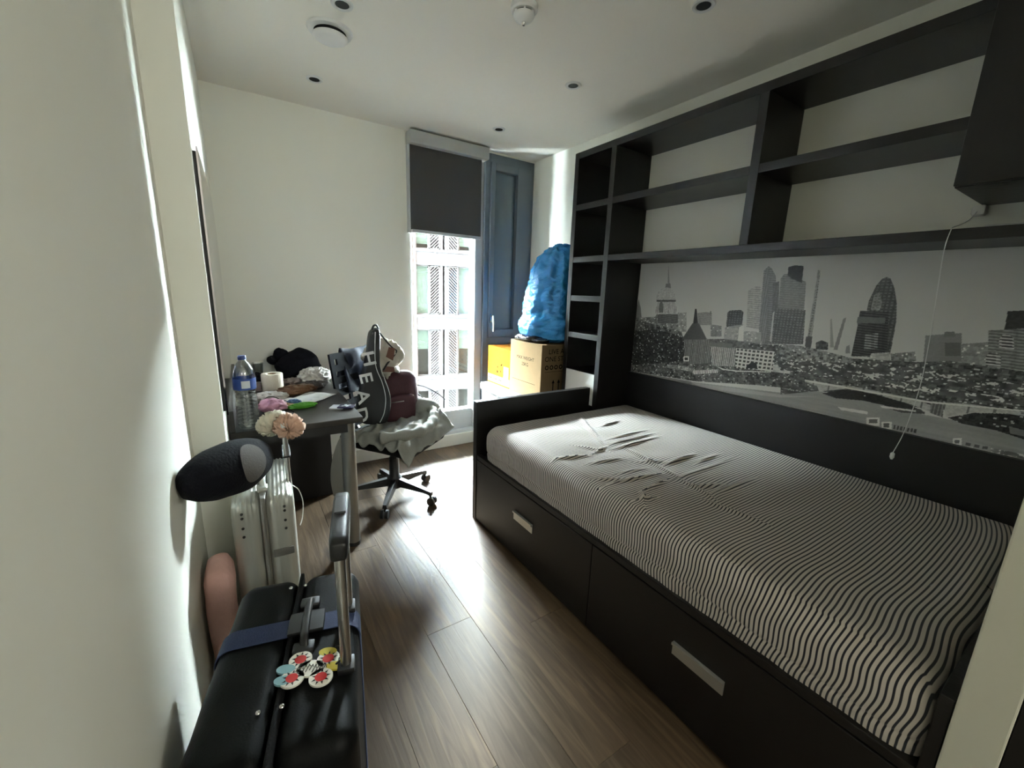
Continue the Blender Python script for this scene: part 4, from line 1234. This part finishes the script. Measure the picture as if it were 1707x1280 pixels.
obj('printed_symbols', l2, 'box_ink', bx1)['kind'] = 'stuff'
bx2 = root('orange_box', (-.25, -.25, .561))
tag(bx2, 'yellow orange cardboard carton beside the window, left of tan box', 'box')
obj('carton', MB().box(XB + .004, -.12, -.428, -.075, .561, .876, .003), 'box_orange', bx2)
obj('pale_band', MB().box(XB + .003, XB + .0038, -.424, -.079, .575, .636), 'label_cream', bx2)
obj('paper_label', MB().box(XB + .0022, XB + .003, -.405, -.335, .60, .73), 'label_paper', bx2)
ln = MB()
# loose leaf sprig print and a short dark line of small print
rs_ = random.Random(4)
for k in range(7):
    y, z = -.22 - .085 * rs_.random(), .665 + .09 * rs_.random()
    a = rs_.random() * PI
    ln.add([(XB + .0030, y + .016 * math.cos(a), z + .016 * math.sin(a)), (XB + .0030, y + .005 * math.sin(a), z - .005 * math.cos(a)), (XB + .0030, y - .016 * math.cos(a), z - .016 * math.sin(a)), (XB + .0030, y - .005 * math.sin(a), z + .005 * math.cos(a))], [(0, 1, 2, 3)])
for k in range(14):
    y = -.10 - k * .0155
    if k % 5 == 4: continue
    ln.box(XB + .0024, XB + .0029, y - .010, y, .600, .611 + .004 * (k % 2))
obj('print_marks', ln, 'box_ink', bx2)['kind'] = 'stuff'

# blue refuse sack
def bag_mat():
    m = mat('blue_film', (52, 140, 205), .25, var=.18, nscale=14, bump=.5, bscale=70, stretch=(1, 1, 3), coat=.3)
    b = m.node_tree.nodes['Principled BSDF']
    b.inputs['Transmission Weight'].default_value = 0.0
    b.inputs['Subsurface Weight'].default_value = 0.15
    b.inputs['Subsurface Radius'].default_value = (.02, .04, .08)
bag_mat()
sk = root('blue_sack', (-.26, -.62, .967))
tag(sk, 'bulging blue plastic sack standing on the tan box', 'sack')
def sack(u, v):
    th = 2 * PI * u
    z = .972 + .672 * v
    # footprint half sizes along the height
    w_ = [(.0, .150), (.05, .195), (.15, .215), (.35, .200), (.55, .188), (.75, .165), (.88, .135), (.95, .10), (1.0, .045)]
    for k in range(len(w_) - 1):
        if w_[k][0] <= v <= w_[k + 1][0]:
            t = (v - w_[k][0]) / (w_[k + 1][0] - w_[k][0]); t = t * t * (3 - 2 * t)
            r_ = w_[k][1] + (w_[k + 1][1] - w_[k][1]) * t
            break
    d_ = Vector((math.cos(th), math.sin(th), 0))
    q = Vector((math.cos(th) * 1.4, math.sin(th) * 1.4, z * 9))
    fold = noise.fractal(q + Vector((3, 1, 2)), .8, 2.1, 4)                      # crosswise crinkles
    q2 = Vector((math.cos(th) * 3.2, math.sin(th) * 3.2, z * 2.2))
    big = noise.noise(q2 + Vector((8, 2, 5)))
    gather = math.sin(th * 11 + 3 * noise.noise(Vector((th, z * 3, 0)))) * .05 * max(0, (v - .78) / .22)
    rr = r_ * (1 + .085 * (1 - 2.0 * abs(fold)) + .10 * big + gather)
    lean = .055 * v
    x = -.262 + d_.x * rr * .93 + lean * .9
    y = -.615 + d_.y * rr * 1.12 - .02 * v
    return (max(-.475, min(-.006, x)), max(-.874, min(-.30, y)), z + .02 * big * v)
sb_ = MB().grid(sack, 120, 110, True)
n_ = 120
sb_.f.append(tuple(range(n_ - 1, -1, -1))); sb_.f.append(tuple(109 * n_ + i for i in range(n_)))
obj('sack_body', sb_, 'blue_film', sk, True)
obj('tied_top', blob((-.17, -.63, 1.625), (.075, .09, .04), 71, .45, 20, 48, 30, None, True), 'blue_film', sk, True)
mat('black_film', (16, 17, 20), .25, var=.2, nscale=30, bump=.4, bscale=60, coat=.2)
bb = obj('black_bag', blob((-.395, -.60, .990), (.085, .185, .030), 73, .28, 16, 50, 30, .9665, False), 'black_film', None, True)
tag(bb, 'flat black plastic bag squeezed under the blue sack', 'bag')

# ------------------------------------------------------------------ silver suitcase
mat('silver_shell', (196, 198, 190), .36, metal=.55, var=.05, nscale=10, bump=.05, bscale=80)
mat('shell_black', (11, 12, 12), .5, var=.12, nscale=60, bump=.08, bscale=300, spec=.12)
mat('strap_blue', (30, 42, 74), .85, var=.15, nscale=80, bump=.2, bscale=300)
def wheel(mb, x, y, r=.024):
    mb.cyl((x - .012, y, r + .001), (x + .012, y, r + .001), r, n=18)
    mb.box(x - .016, x + .016, y - .014, y + .014, r * 1.6, r * 2 + .02)
sl = root('silver_suitcase', (-2.196, -1.485, 0), math.radians(-3))
tag(sl, 'silver hard shell cabin suitcase standing by the desk', 'suitcase')
W2, D2, Z0, Z1 = .0925, .185, .055, .640
def rib(p):
    # horizontal-running grooves round the shell, across the width
    if abs(p.x) > .018:
        g = math.sin((abs(p.x) - .018) * 2 * PI / .0125)
        k = 1 + .010 * g * (1 if p.z > .585 else .06)
        return Vector((p.x, p.y * (1 + (k - 1) * 1.2), p.z + (.0016 * g if p.z > .6 else 0)))
    return p
lobj('shell_half', MB().rbox(-W2 / 2 - .001, 0, (Z0 + Z1) / 2, W2 - .004, 2 * D2, Z1 - Z0, .034, 26, lambda p: rib(p)), 'silver_shell', sl, True, 60)
lobj('shell_half', MB().rbox(W2 / 2 + .001, 0, (Z0 + Z1) / 2, W2 - .004, 2 * D2, Z1 - Z0, .034, 26, lambda p: rib(p)), 'silver_shell', sl, True, 60)
lobj('centre_frame', MB().rbox(0, 0, (Z0 + Z1) / 2, .022, 2 * D2 + .004, Z1 - Z0 + .004, .009, 8), 'brushed', sl, True, 50)
# carry handle on top
hp = [(0, -.11, Z1 + .001), (0, -.105, Z1 + .018), (0, -.07, Z1 + .034), (0, 0, Z1 + .038), (0, .07, Z1 + .034), (0, .105, Z1 + .018), (0, .11, Z1 + .001)]
hg = lobj('carry_handle', MB().tube(smooth_path(hp, 5), .0095, 10, flat=.75), 'silver_shell', sl, True)
lobj('handle_mount', MB().rbox(0, -.115, Z1 + .006, .034, .045, .016, .007, 4), 'silver_shell', sl, True)
lobj('handle_mount', MB().rbox(0, .115, Z1 + .006, .034, .045, .016, .007, 4), 'silver_shell', sl, True)
for sx in (-1, 1):
    for zz in (.60, .585, .55, .52):
        rv = lobj('rivet', MB().lathe([(.0045, 0), (.004, .003), (.001, .0042)], (0, 0, 0), 10), 'black_plastic', sl)
        rv.rotation_euler = (PI / 2, 0, 0); rv.location = (sx * .060, -D2 - .0022, zz)
lobj('name_plate', MB().rbox(.048, -D2 - .003, .435, .062, .006, .028, .0025, 2), 'brushed', sl, True, 40)
wm = MB()
for sx in (-.06, .06):
    for sy in (-.13, .13): wheel(wm, sx, sy)
lobj('wheels', wm, 'black_plastic', sl)
for sy in (-.055, .055):
    lobj('trolley_pole', MB().cyl((W2 - .012, sy, Z1 - .03), (W2 - .012, sy, .835), .0085, n=14), 'metal', sl, True, 40)
lobj('trolley_grip', MB().rbox(W2 - .012, 0, .845, .026, .165, .024, .010, 5), 'white_plastic', sl, True)
lobj('black_band', MB().tube([(W2 - .012 + .0115 * math.cos(a), (.055 + .011) * (1 if math.sin(a) > 0 else -1) * min(1, abs(math.sin(a)) * 2.5), .725) for a in [2 * PI * k / 24 for k in range(24)]], .0025, 6, True), 'black_plastic', sl)
lobj('hanging_wire', MB().tube(smooth_path([(W2 - .004, -.05, .61), (W2 + .018, -.04, .58), (W2 + .028, -.045, .53), (W2 + .022, -.06, .48), (W2 + .012, -.08, .46)]), .0018, 6), 'white_plastic', sl, True)
# scrunchies on the trolley grip
mat('peach_cloth', (206, 168, 146), .8, var=.08, nscale=30, bump=.2, bscale=120)
mat('cream_cloth', (206, 198, 178), .85, var=.08, nscale=30, bump=.2, bscale=120)
gx, gy = -2.196 + (W2 - .012), -1.485
def scrunch(name, c, R_, r_, seed, m, label, tilt):
    """ruffled fabric ring"""
    vs, fs, n, q = [], [], 72, 20
    cc = Vector(c)
    e1 = Vector(tilt[:3]).normalized(); e3 = Vector(tilt[3:]).normalized(); e2 = e3.cross(e1).normalized(); e3 = e1.cross(e2)
    for k in range(n):
        a = 2 * PI * k / n
        dr = e1 * math.cos(a) + e2 * math.sin(a)
        for l in range(q):
            b = 2 * PI * l / q
            dd = dr * math.cos(b) + e3 * math.sin(b)
            f = noise.fractal(dd * 1.8 + dr * 5.5 + Vector((seed, 0, 0)), .8, 2.0, 3)
            vs.append(cc + dr * R_ + dd * r_ * (1 + .55 * (.45 - abs(f) * 1.9)))
    for k in range(n):
        for l in range(q):
            k2, l2 = (k + 1) % n, (l + 1) % q
            fs.append((k * q + l, k2 * q + l, k2 * q + l2, k * q + l2))
    o = obj(name, MB().add(vs, fs), m, None, True)
    return tag(o, label, 'scrunchie', 'scrunchies on the silver trolley handle')
scrunch('scrunchie', (gx - .035, gy - .02, .840), .024, .026, 1, 'cream_cloth', 'cream fabric scrunchie on the silver trolley handle', (1, .2, .3, .1, .8, .6))
scrunch('scrunchie', (gx + .012, gy - .055, .832), .022, .027, 4, 'peach_cloth', 'peach satin scrunchie on the silver trolley handle', (.8, .1, -.6, .3, .9, .3))
# black travel cushion lying on the silver case
cu_ = root('travel_cushion', (-2.28, -1.78, .70))
tag(cu_, 'black travel cushion with a grey oval patch on the silver suitcase', 'cushion')
ca_, cb_ = Vector((-2.365, -1.90, .822)), Vector((-2.195, -1.63, .772))
ax_ = (cb_ - ca_); L_ = ax_.length; ax_.normalize()
sd_ = Vector((0, 0, 1)).cross(ax_).normalized(); un_ = ax_.cross(sd_)
def cush(u, v):
    th = 2 * PI * u
    t = v
    r_ = .074 * (max(0, math.sin(PI * min(1, .06 + t * .80))) ** .55) * (1 + .06 * noise.noise(Vector((math.cos(th) * 2, math.sin(th) * 2, t * 4))))
    if t > .9: r_ *= math.sqrt(max(0, 1 - ((t - .9) / .1) ** 2)) * .98 + .02
    if t < .08: r_ *= .25 + .75 * t / .08
    p = ca_ + ax_ * (L_ * (t * 1.04 - .02)) + sd_ * math.cos(th) * r_ * .95 + un_ * math.sin(th) * r_ * 1.05
    return p
cm = MB().grid(cush, 48, 40, True)
cm.f.append(tuple(range(47, -1, -1))); cm.f.append(tuple(39 * 48 + i for i in range(48)))
obj('cushion_body', cm, 'cloth_black', cu_, True)
mat('patch_grey', (86, 82, 78), .9, var=.1, nscale=80, bump=.2, bscale=200)
def patch(u, v):
    th = 2 * PI * u
    a, b = .055 * v * math.cos(th), .052 * v * math.sin(th)
    t = .53 + b / L_ * 1.0
    ph = PH0 + a / .074
    r_ = .0765 * (max(0, math.sin(PI * min(1, .06 + t * .80))) ** .55)
    if t > .9: r_ *= math.sqrt(max(0, 1 - ((t - .9) / .1) ** 2)) * .98 + .02
    return ca_ + ax_ * (L_ * (t * 1.04 - .02)) + sd_ * math.cos(ph) * r_ * .98 + un_ * math.sin(ph) * r_ * 1.08
# the patch sits on the upper side facing the entrance
fdir = Vector((.12, -.95, .28)); fdir -= ax_ * fdir.dot(ax_)
PH0 = math.atan2(fdir.dot(un_), fdir.dot(sd_))
obj('oval_patch', MB().grid(patch, 36, 8, True), 'patch_grey', cu_, True)
# pink bag by the wall
pkm = mat('pink_cloth', (228, 182, 172), .8, var=.08, nscale=20, bump=.3, bscale=60)
pb = obj('pink_tote', MB().rbox(-2.340, -1.69, .235, .074, .15, .468, .036, 10, lambda p: p + Vector((.006 * noise.noise(p * 9), .010 * noise.noise(p * 7 + Vector((4, 0, 0))), .012 * noise.noise(p * 6) * (p.z > .1)))), 'pink_cloth', None, True)
tag(pb, 'pale pink soft bag wedged between the silver suitcase and wall', 'bag')

# ------------------------------------------------------------------ black suitcase
BR = math.radians(-13)
bs = root('black_suitcase', (-2.190, -2.300, 0), BR)
tag(bs, 'large black hard shell suitcase with a blue luggage strap', 'suitcase')
TW, TD, B0, B1 = .132, .235, .055, .600
def brib(p):
    if abs(p.x) > TW - .03 and abs(p.y) < TD - .03:
        g = math.sin(p.y * 2 * PI / .024)
        return Vector((p.x + math.copysign(.0026 * g, p.x), p.y, p.z))
    return p
lobj('shell_half', MB().rbox(-TW / 2 - .001, 0, (B0 + B1) / 2, TW - .003, 2 * TD, B1 - B0, .035, 40, brib), 'shell_black', bs, True, 60)
lobj('shell_half', MB().rbox(TW / 2 + .001, 0, (B0 + B1) / 2, TW - .003, 2 * TD, B1 - B0, .035, 40, brib), 'shell_black', bs, True, 60)
lobj('zip_seam', MB().rbox(0, 0, (B0 + B1) / 2, .012, 2 * TD + .003, B1 - B0 + .003, .005, 10), 'black_fabric', bs, True, 50)
lobj('carry_handle', MB().tube(smooth_path([(.03, -.015, B1 + .001), (.03, -.01, B1 + .012), (.03, .01, B1 + .019), (.03, .08, B1 + .019), (.03, .105, B1 + .012), (.03, .11, B1 + .001)], 5), .011, 10, flat=.6), 'black_plastic', bs, True)
for yy in (-.018, .113): lobj('handle_mount', MB().rbox(.03, yy, B1 + .004, .04, .03, .012, .004, 3), 'black_plastic', bs, True)
for (x, y) in ((-.028, -.135), (.008, -.135), (-.020, .185), (.012, .185)):
    lobj('rivet', MB().lathe([(.005, 0), (.005, .001), (.003, .0028), (.0005, .003)], (x, y, B1 + .0002), 12), 'chrome', bs, True, 50)
# strap right round the case, across its length
sp = []
SY = .045
sw = .025
def strap_ring(off):
    a, b, zb_, zt_ = -TW - .0035, TW + .0035, B0 - .004, B1 + .0035
    r_ = .033
    pts = []
    for cx_, cz_, a0 in ((b - r_, zt_ - r_, 0), (a + r_, zt_ - r_, PI / 2), (a + r_, zb_ + r_, PI), (b - r_, zb_ + r_, 3 * PI / 2)):
        for k in range(7):
            an = a0 + PI / 2 * k / 6
            pts.append((cx_ + (r_ + off) * math.cos(an), cz_ + (r_ + off) * math.sin(an)))
    return pts
smb = MB()
o_, i_ = strap_ring(.0015), strap_ring(-.0003)
n_ = len(o_)
vs = [(x, SY - sw, z) for x, z in o_] + [(x, SY + sw, z) for x, z in o_] + [(x, SY - sw, z) for x, z in i_] + [(x, SY + sw, z) for x, z in i_]
fs = []
for k in range(n_):
    l = (k + 1) % n_
    fs += [(k, l, n_ + l, n_ + k), (2 * n_ + k, 3 * n_ + k, 3 * n_ + l, 2 * n_ + l), (k, 2 * n_ + k, 2 * n_ + l, l), (n_ + k, n_ + l, 3 * n_ + l, 3 * n_ + k)]
lobj('luggage_strap', smb.add(vs, fs), 'strap_blue', bs, True, 50)
lobj('strap_buckle', MB().rbox(.03, SY, B1 + .010, .07, .060, .012, .004, 3), 'black_plastic', bs, True, 40)
# telescopic handle
for sy in (-.085, .075):
    tp = lobj('trolley_pole', MB().cyl((TW - .020, sy, B1 - .02), (TW - .020, sy, .845), .010, n=16), 'metal', bs, True, 40)
for yy in (-.085, .075): lobj('pole_collar', MB().rbox(TW - .020, yy, B1 + .004, .032, .036, .014, .004, 3), 'black_plastic', bs, True, 40)
gr = lobj('trolley_grip', MB().rbox(TW - .020, -.005, .862, .034, .205, .040, .010, 6), 'black_plastic', bs, True, 50)
lobj('release_button', MB().rbox(TW - .020, .030, .8835, .022, .065, .006, .002, 3), mat('button_grey', (60, 62, 64), .4, var=.05), gr, True, 40)
wm = MB()
for sx in (-.09, .09):
    for sy in (-.18, .18): wheel(wm, sx, sy, .026)
lobj('wheels', wm, 'black_plastic', bs)
# flower shaped luggage tag on top of the black case
mat('tag_white', (226, 224, 214), .3, var=.03, coat=.4)
mat('tag_red', (190, 34, 34), .35, var=.1, coat=.4)
mat('tag_yellow', (196, 180, 60), .35, var=.1, coat=.4)
mat('tag_teal', (128, 170, 178), .35, var=.1, coat=.4)
mat('tag_ink', (20, 20, 22), .5, var=.1)
TZ = B1 + .0045
tg = root('luggage_tag', (-2.160, -2.385, TZ), math.radians(-28))
tag(tg, 'colourful flower shaped luggage tag with red suns on black suitcase', 'luggage tag')
def disc(mb, x, y, rx, ry, z0, z1, n=28):
    k = len(mb.v)
    mb.add([(x + rx * math.cos(2 * PI * i / n), y + ry * math.sin(2 * PI * i / n), z) for z in (z0, z1) for i in range(n)],
           [tuple(range(n - 1, -1, -1)), tuple(range(n, 2 * n))] + [(i, (i + 1) % n, n + (i + 1) % n, n + i) for i in range(n)])
pet = [(-.026, .020), (.026, .020), (-.026, -.020), (.026, -.020)]
pm = MB()
for x, y in pet: disc(pm, x, y, .021, .019, 0, .004)
disc(pm, 0, 0, .024, .018, 0, .004)
lobj('petals', pm, 'tag_white', tg)
ends = MB(); disc(ends, -.045, .0, .017, .010, 0, .0042); disc(ends, -.040, -.024, .016, .010, 0, .0043)
lobj('teal_petals', ends, 'tag_teal', tg)
ends = MB(); disc(ends, .045, .004, .018, .009, 0, .0042); disc(ends, .020, .036, .017, .010, 0, .0043)
lobj('yellow_petals', ends, 'tag_yellow', tg)
rm, im = MB(), MB()
for x, y in pet:
    disc(rm, x, y, .0105, .0095, .004, .0047)
    for k in range(9):
        a = 2 * PI * k / 9 + .3
        c_, s_ = math.cos(a), math.sin(a)
        im.add([(x + .0105 * c_ - .0022 * s_, y + .0105 * s_ + .0022 * c_, .0045), (x + .0105 * c_ + .0022 * s_, y + .0105 * s_ - .0022 * c_, .0045), (x + .0175 * c_, y + .0175 * s_, .0045)], [(0, 1, 2)])
lobj('red_suns', rm, 'tag_red', tg)
for k in range(9):
    im.tube([(-.024 + k * .006, -.008 + .003 * math.sin(k * 2), .0046), (-.022 + k * .006, .008, .0046), (-.019 + k * .006, -.004 * math.cos(k), .0046)], .0008, 4)
lobj('ink_lines', im, 'tag_ink', tg)
lobj('tag_strap', MB().tube(smooth_path([(.045, .006, .004), (.056, .012, .012), (.062, .03, .012), (.05, .042, .008), (.030, .050, .003)]), .0022, 6), 'black_plastic', tg, True)

# ------------------------------------------------------------------ wardrobe beyond the partition
wd = root('wardrobe', (-.3, -3.6, 0))
tag(wd, 'dark wood wardrobe just beyond the white partition', 'wardrobe')
obj('wardrobe_body', MB().box(-.60, -.002, -4.3, -3.136, .002, 2.3, .002), 'dark_wood', wd)
for y0, y1 in ((-3.715, -3.138), (-4.298, -3.719)):
    dr = obj('door', MB().box(-.62, -.601, y0, y1, .05, 2.29, .002), 'dark_wood', wd)
    obj('handle', MB().cyl((-.64, y0 + .04 if y0 > -4 else y1 - .04, .95), (-.64, y0 + .04 if y0 > -4 else y1 - .04, 1.15), .006), 'handle_metal', dr, True, 40)

# ------------------------------------------------------------------ building across the street
mat('panel_white', (35, 36, 38), .6, spec=0.02, var=.03, nscale=3)
mat('louvre_white', (40, 41, 42), .55, spec=0.02, var=.03)
mat('louvre_dark', (6, 6, 8), .7, spec=0.02, var=.1)
mat('green_blind', (40, 51, 48), .7, spec=0.02, var=.05)
mat('far_glass', (16, 18, 17), .4, spec=0.02, var=.35, nscale=3)
mat('street', (110, 109, 106), .9, spec=0.02, var=.1)
def brick_mat():
    m = bpy.data.materials.new('far_brick')
    m.use_nodes = True
    nt = m.node_tree
    b = nt.nodes['Principled BSDF']
    tc = nt.nodes.new('ShaderNodeTexCoord')
    mp = nt.nodes.new('ShaderNodeMapping'); mp.inputs['Rotation'].default_value = (PI / 2, 0, 0)
    br = nt.nodes.new('ShaderNodeTexBrick')
    br.inputs['Scale'].default_value = 1.0
    br.inputs['Brick Width'].default_value = .225; br.inputs['Row Height'].default_value = .15; br.inputs['Mortar Size'].default_value = .022
    br.inputs['Color1'].default_value = srgb(33, 25, 22); br.inputs['Color2'].default_value = srgb(36, 29, 26); br.inputs['Mortar'].default_value = srgb(40, 39, 38)
    nt.links.new(tc.outputs['Object'], mp.inputs[0]); nt.links.new(mp.outputs[0], br.inputs['Vector']); nt.links.new(br.outputs['Color'], b.inputs['Base Color'])
    b.inputs['Roughness'].default_value = .9; b.inputs['Specular IOR Level'].default_value = .05
    MATS['far_brick'] = m
brick_mat()
mat('blocker_brick', (70, 58, 52), .9, spec=0.02, var=.1)
FA = math.radians(-12)
bdg = root('facing_building', (6.2, 16.0, -14.0), FA)
tag(bdg, 'pale apartment block with louvred panels seen through the window', 'building')
FH = 3.03
bay = 3.2
zb0 = .077 + 14.0 - .68             # bottom of the spandrel at window level, from the root
floors = list(range(-4, 2))
zlo, zhi = zb0 - 4 * FH - 1.2, zb0 + 2 * FH + .9
lobj('rear_wall', MB().box(-70, 8.28, .35, 6.0, 0.0, zhi), 'panel_white', bdg)  # unseen left run lengthened and top height set to cut low sky light
for k in range(-6, 4):
    xb = (k - .5) * bay
    lobj('brick_pier', MB().box(xb - .28, xb + .28, -.12, .36, 0.0, zhi), 'far_brick', bdg)
lobj('left_sky_blocker', MB().box(-70, -2.4, .40, 6.0, zhi - 3, zhi + 2.5), 'far_brick', bdg)  # added unseen block that holds back sky light from the left
lobj('right_sky_blocker', MB().box(2.2, 4.5, .40, 6.0, zhi - 3, zhi + 16), 'far_brick', bdg)  # added unseen tower that keeps sky light off the near left wall
first = {}
def part(name, key, x, z, build, m):
    """shares mesh data between alike pieces of the facade"""
    if key in first:
        o = bpy.data.objects.new(name, first[key][0].data)
        C.objects.link(o); o.parent = bdg
        bx0 = first[key]
        o.location = bx0[0].location + Vector((x - bx0[1], 0, z - bx0[2]))
        return o
    o = lobj(name, build(x, z), m, bdg)
    first[key] = (o, x, z)
    return o
def louvre_frame(x, z, w_, h_, s_):
    mb = MB().box(x, x + .05, -.03, .03, z, z + h_).box(x + w_ - .05, x + w_, -.03, .03, z, z + h_).box(x, x + w_, -.03, .03, z, z + .05).box(x, x + w_, -.03, .03, z + h_ - .05, z + h_)
    # slanting slats
    iw = w_ - .1
    k = -iw
    while k < h_ - .1:
        z0_, z1_ = z + .05 + k, z + .05 + k + iw
        a0, a1 = (0, 1)
        t0 = max(0, (z + .05 - z0_) / iw); t1 = min(1, (z + h_ - .05 - z0_) / iw)
        if t1 - t0 > .05:
            if s_ > 0: xa, xb_ = x + .05 + iw * t0, x + .05 + iw * t1
            else: xa, xb_ = x + w_ - .05 - iw * t0, x + w_ - .05 - iw * t1
            za, zb__ = z0_ + iw * t0, z0_ + iw * t1
            hgt = .034
            mb.add([(xa, -.02, za - hgt), (xb_, -.02, zb__ - hgt), (xb_, -.02, zb__ + hgt), (xa, -.02, za + hgt), (xa, .02, za - hgt), (xb_, .02, zb__ - hgt), (xb_, .02, zb__ + hgt), (xa, .02, za + hgt)],
                   [(0, 1, 2, 3), (4, 7, 6, 5), (0, 4, 5, 1), (3, 2, 6, 7)])
        k += .145
    return mb
for k in range(-6, 3):
    x0 = k * bay - bay / 2 + .28
    w_tot = bay - .56
    for f in floors:
        zb_ = zb0 + f * FH
        zw, zt_ = zb_ + .72, zb_ + FH            # opening between spandrels
        hw = zt_ - zw
        part('spandrel_panel', 'sp', x0, zb_, lambda x, z: MB().box(x, x + w_tot, -.10, .36, z, z + .60, .01), 'panel_white')
        part('ledge', 'lg', x0, zb_ + .60, lambda x, z: MB().box(x, x + w_tot, -.16, .36, z, z + .12, .01), 'louvre_white')
        px = x0
        wins = [.60, .50, .44, .50, .60]
        part('window_glass', 'gl', px, zw, lambda x, z: MB().box(x, x + .60, .12, .14, z, z + hw), 'far_glass')
        part('window_glass', 'gl', px + 2.04, zw, lambda x, z: MB().box(x, x + .60, .12, .14, z, z + hw), 'far_glass')
        part('window_surround', 'wf', px, zw, lambda x, z: MB().box(x + .56, x + .62, .0, .2, z, z + hw).box(x, x + .05, .0, .2, z, z + hw).box(x, x + .60, .0, .2, z + hw - .06, z + hw).box(x, x + .60, .0, .2, z, z + .06), 'louvre_white')
        part('window_surround', 'wf', px + 2.04, zw, lambda x, z: MB().box(x, x + .60, .0, .2, z, z + hw), 'louvre_white')
        part('louvre_back', 'lb', px + .62, zw, lambda x, z: MB().box(x, x + 1.40, .08, .12, z, z + hw), 'louvre_dark')
        part('louvre_panel', 'l1', px + .63, zw + .02, lambda x, z: louvre_frame(x, z, .50, hw - .04, 1), 'louvre_white')
        part('louvre_panel', 'l2', px + 1.52, zw + .02, lambda x, z: louvre_frame(x, z, .50, hw - .04, -1), 'louvre_white')
        part('mullion', 'mu', px + 1.14, zw, lambda x, z: MB().box(x, x + .13, -.02, .08, z, z + hw).box(x + .22, x + .37, -.02, .08, z, z + hw), 'louvre_white')
        drop = {0: 1.0, -1: .42, 1: .9, -2: .0}.get(f, .5)
        for kk, dx in ((0, 0), (1, 2.04)):
            dd = drop * (1 if kk == 0 or f != 1 else 1)
            if dd > 0:
                part('window_blind', 'bl%.2f' % dd, px + dx, zw, lambda x, z: MB().box(x + .05, x + .56, .105, .118, z + hw * (1 - dd), z + hw - .06), 'green_blind')
struct(obj('street', MB().box(-30, 40, .6, 60, -14.3, -14.0), 'street'))
struct(obj('wall_outer_blocker', MB().box(-60, -2.7, .05, .3, -14, 120).box(.2, 60, .05, .3, -14, 120).box(-2.7, .2, .05, .3, -14, -.14).box(-2.7, .2, .05, .3, 2.7, 120), 'blocker_brick'))  # outer wall made far taller and wider, unseen, to shade the facing building
struct(obj('sky_blocker_slab', MB().box(-4.4, 2.2, .301, 2.5, 2.55, 2.75), 'panel_white'), 'added unseen slab outside the window, blocks high sky light')  # slab added to keep high sky light off bed and floor
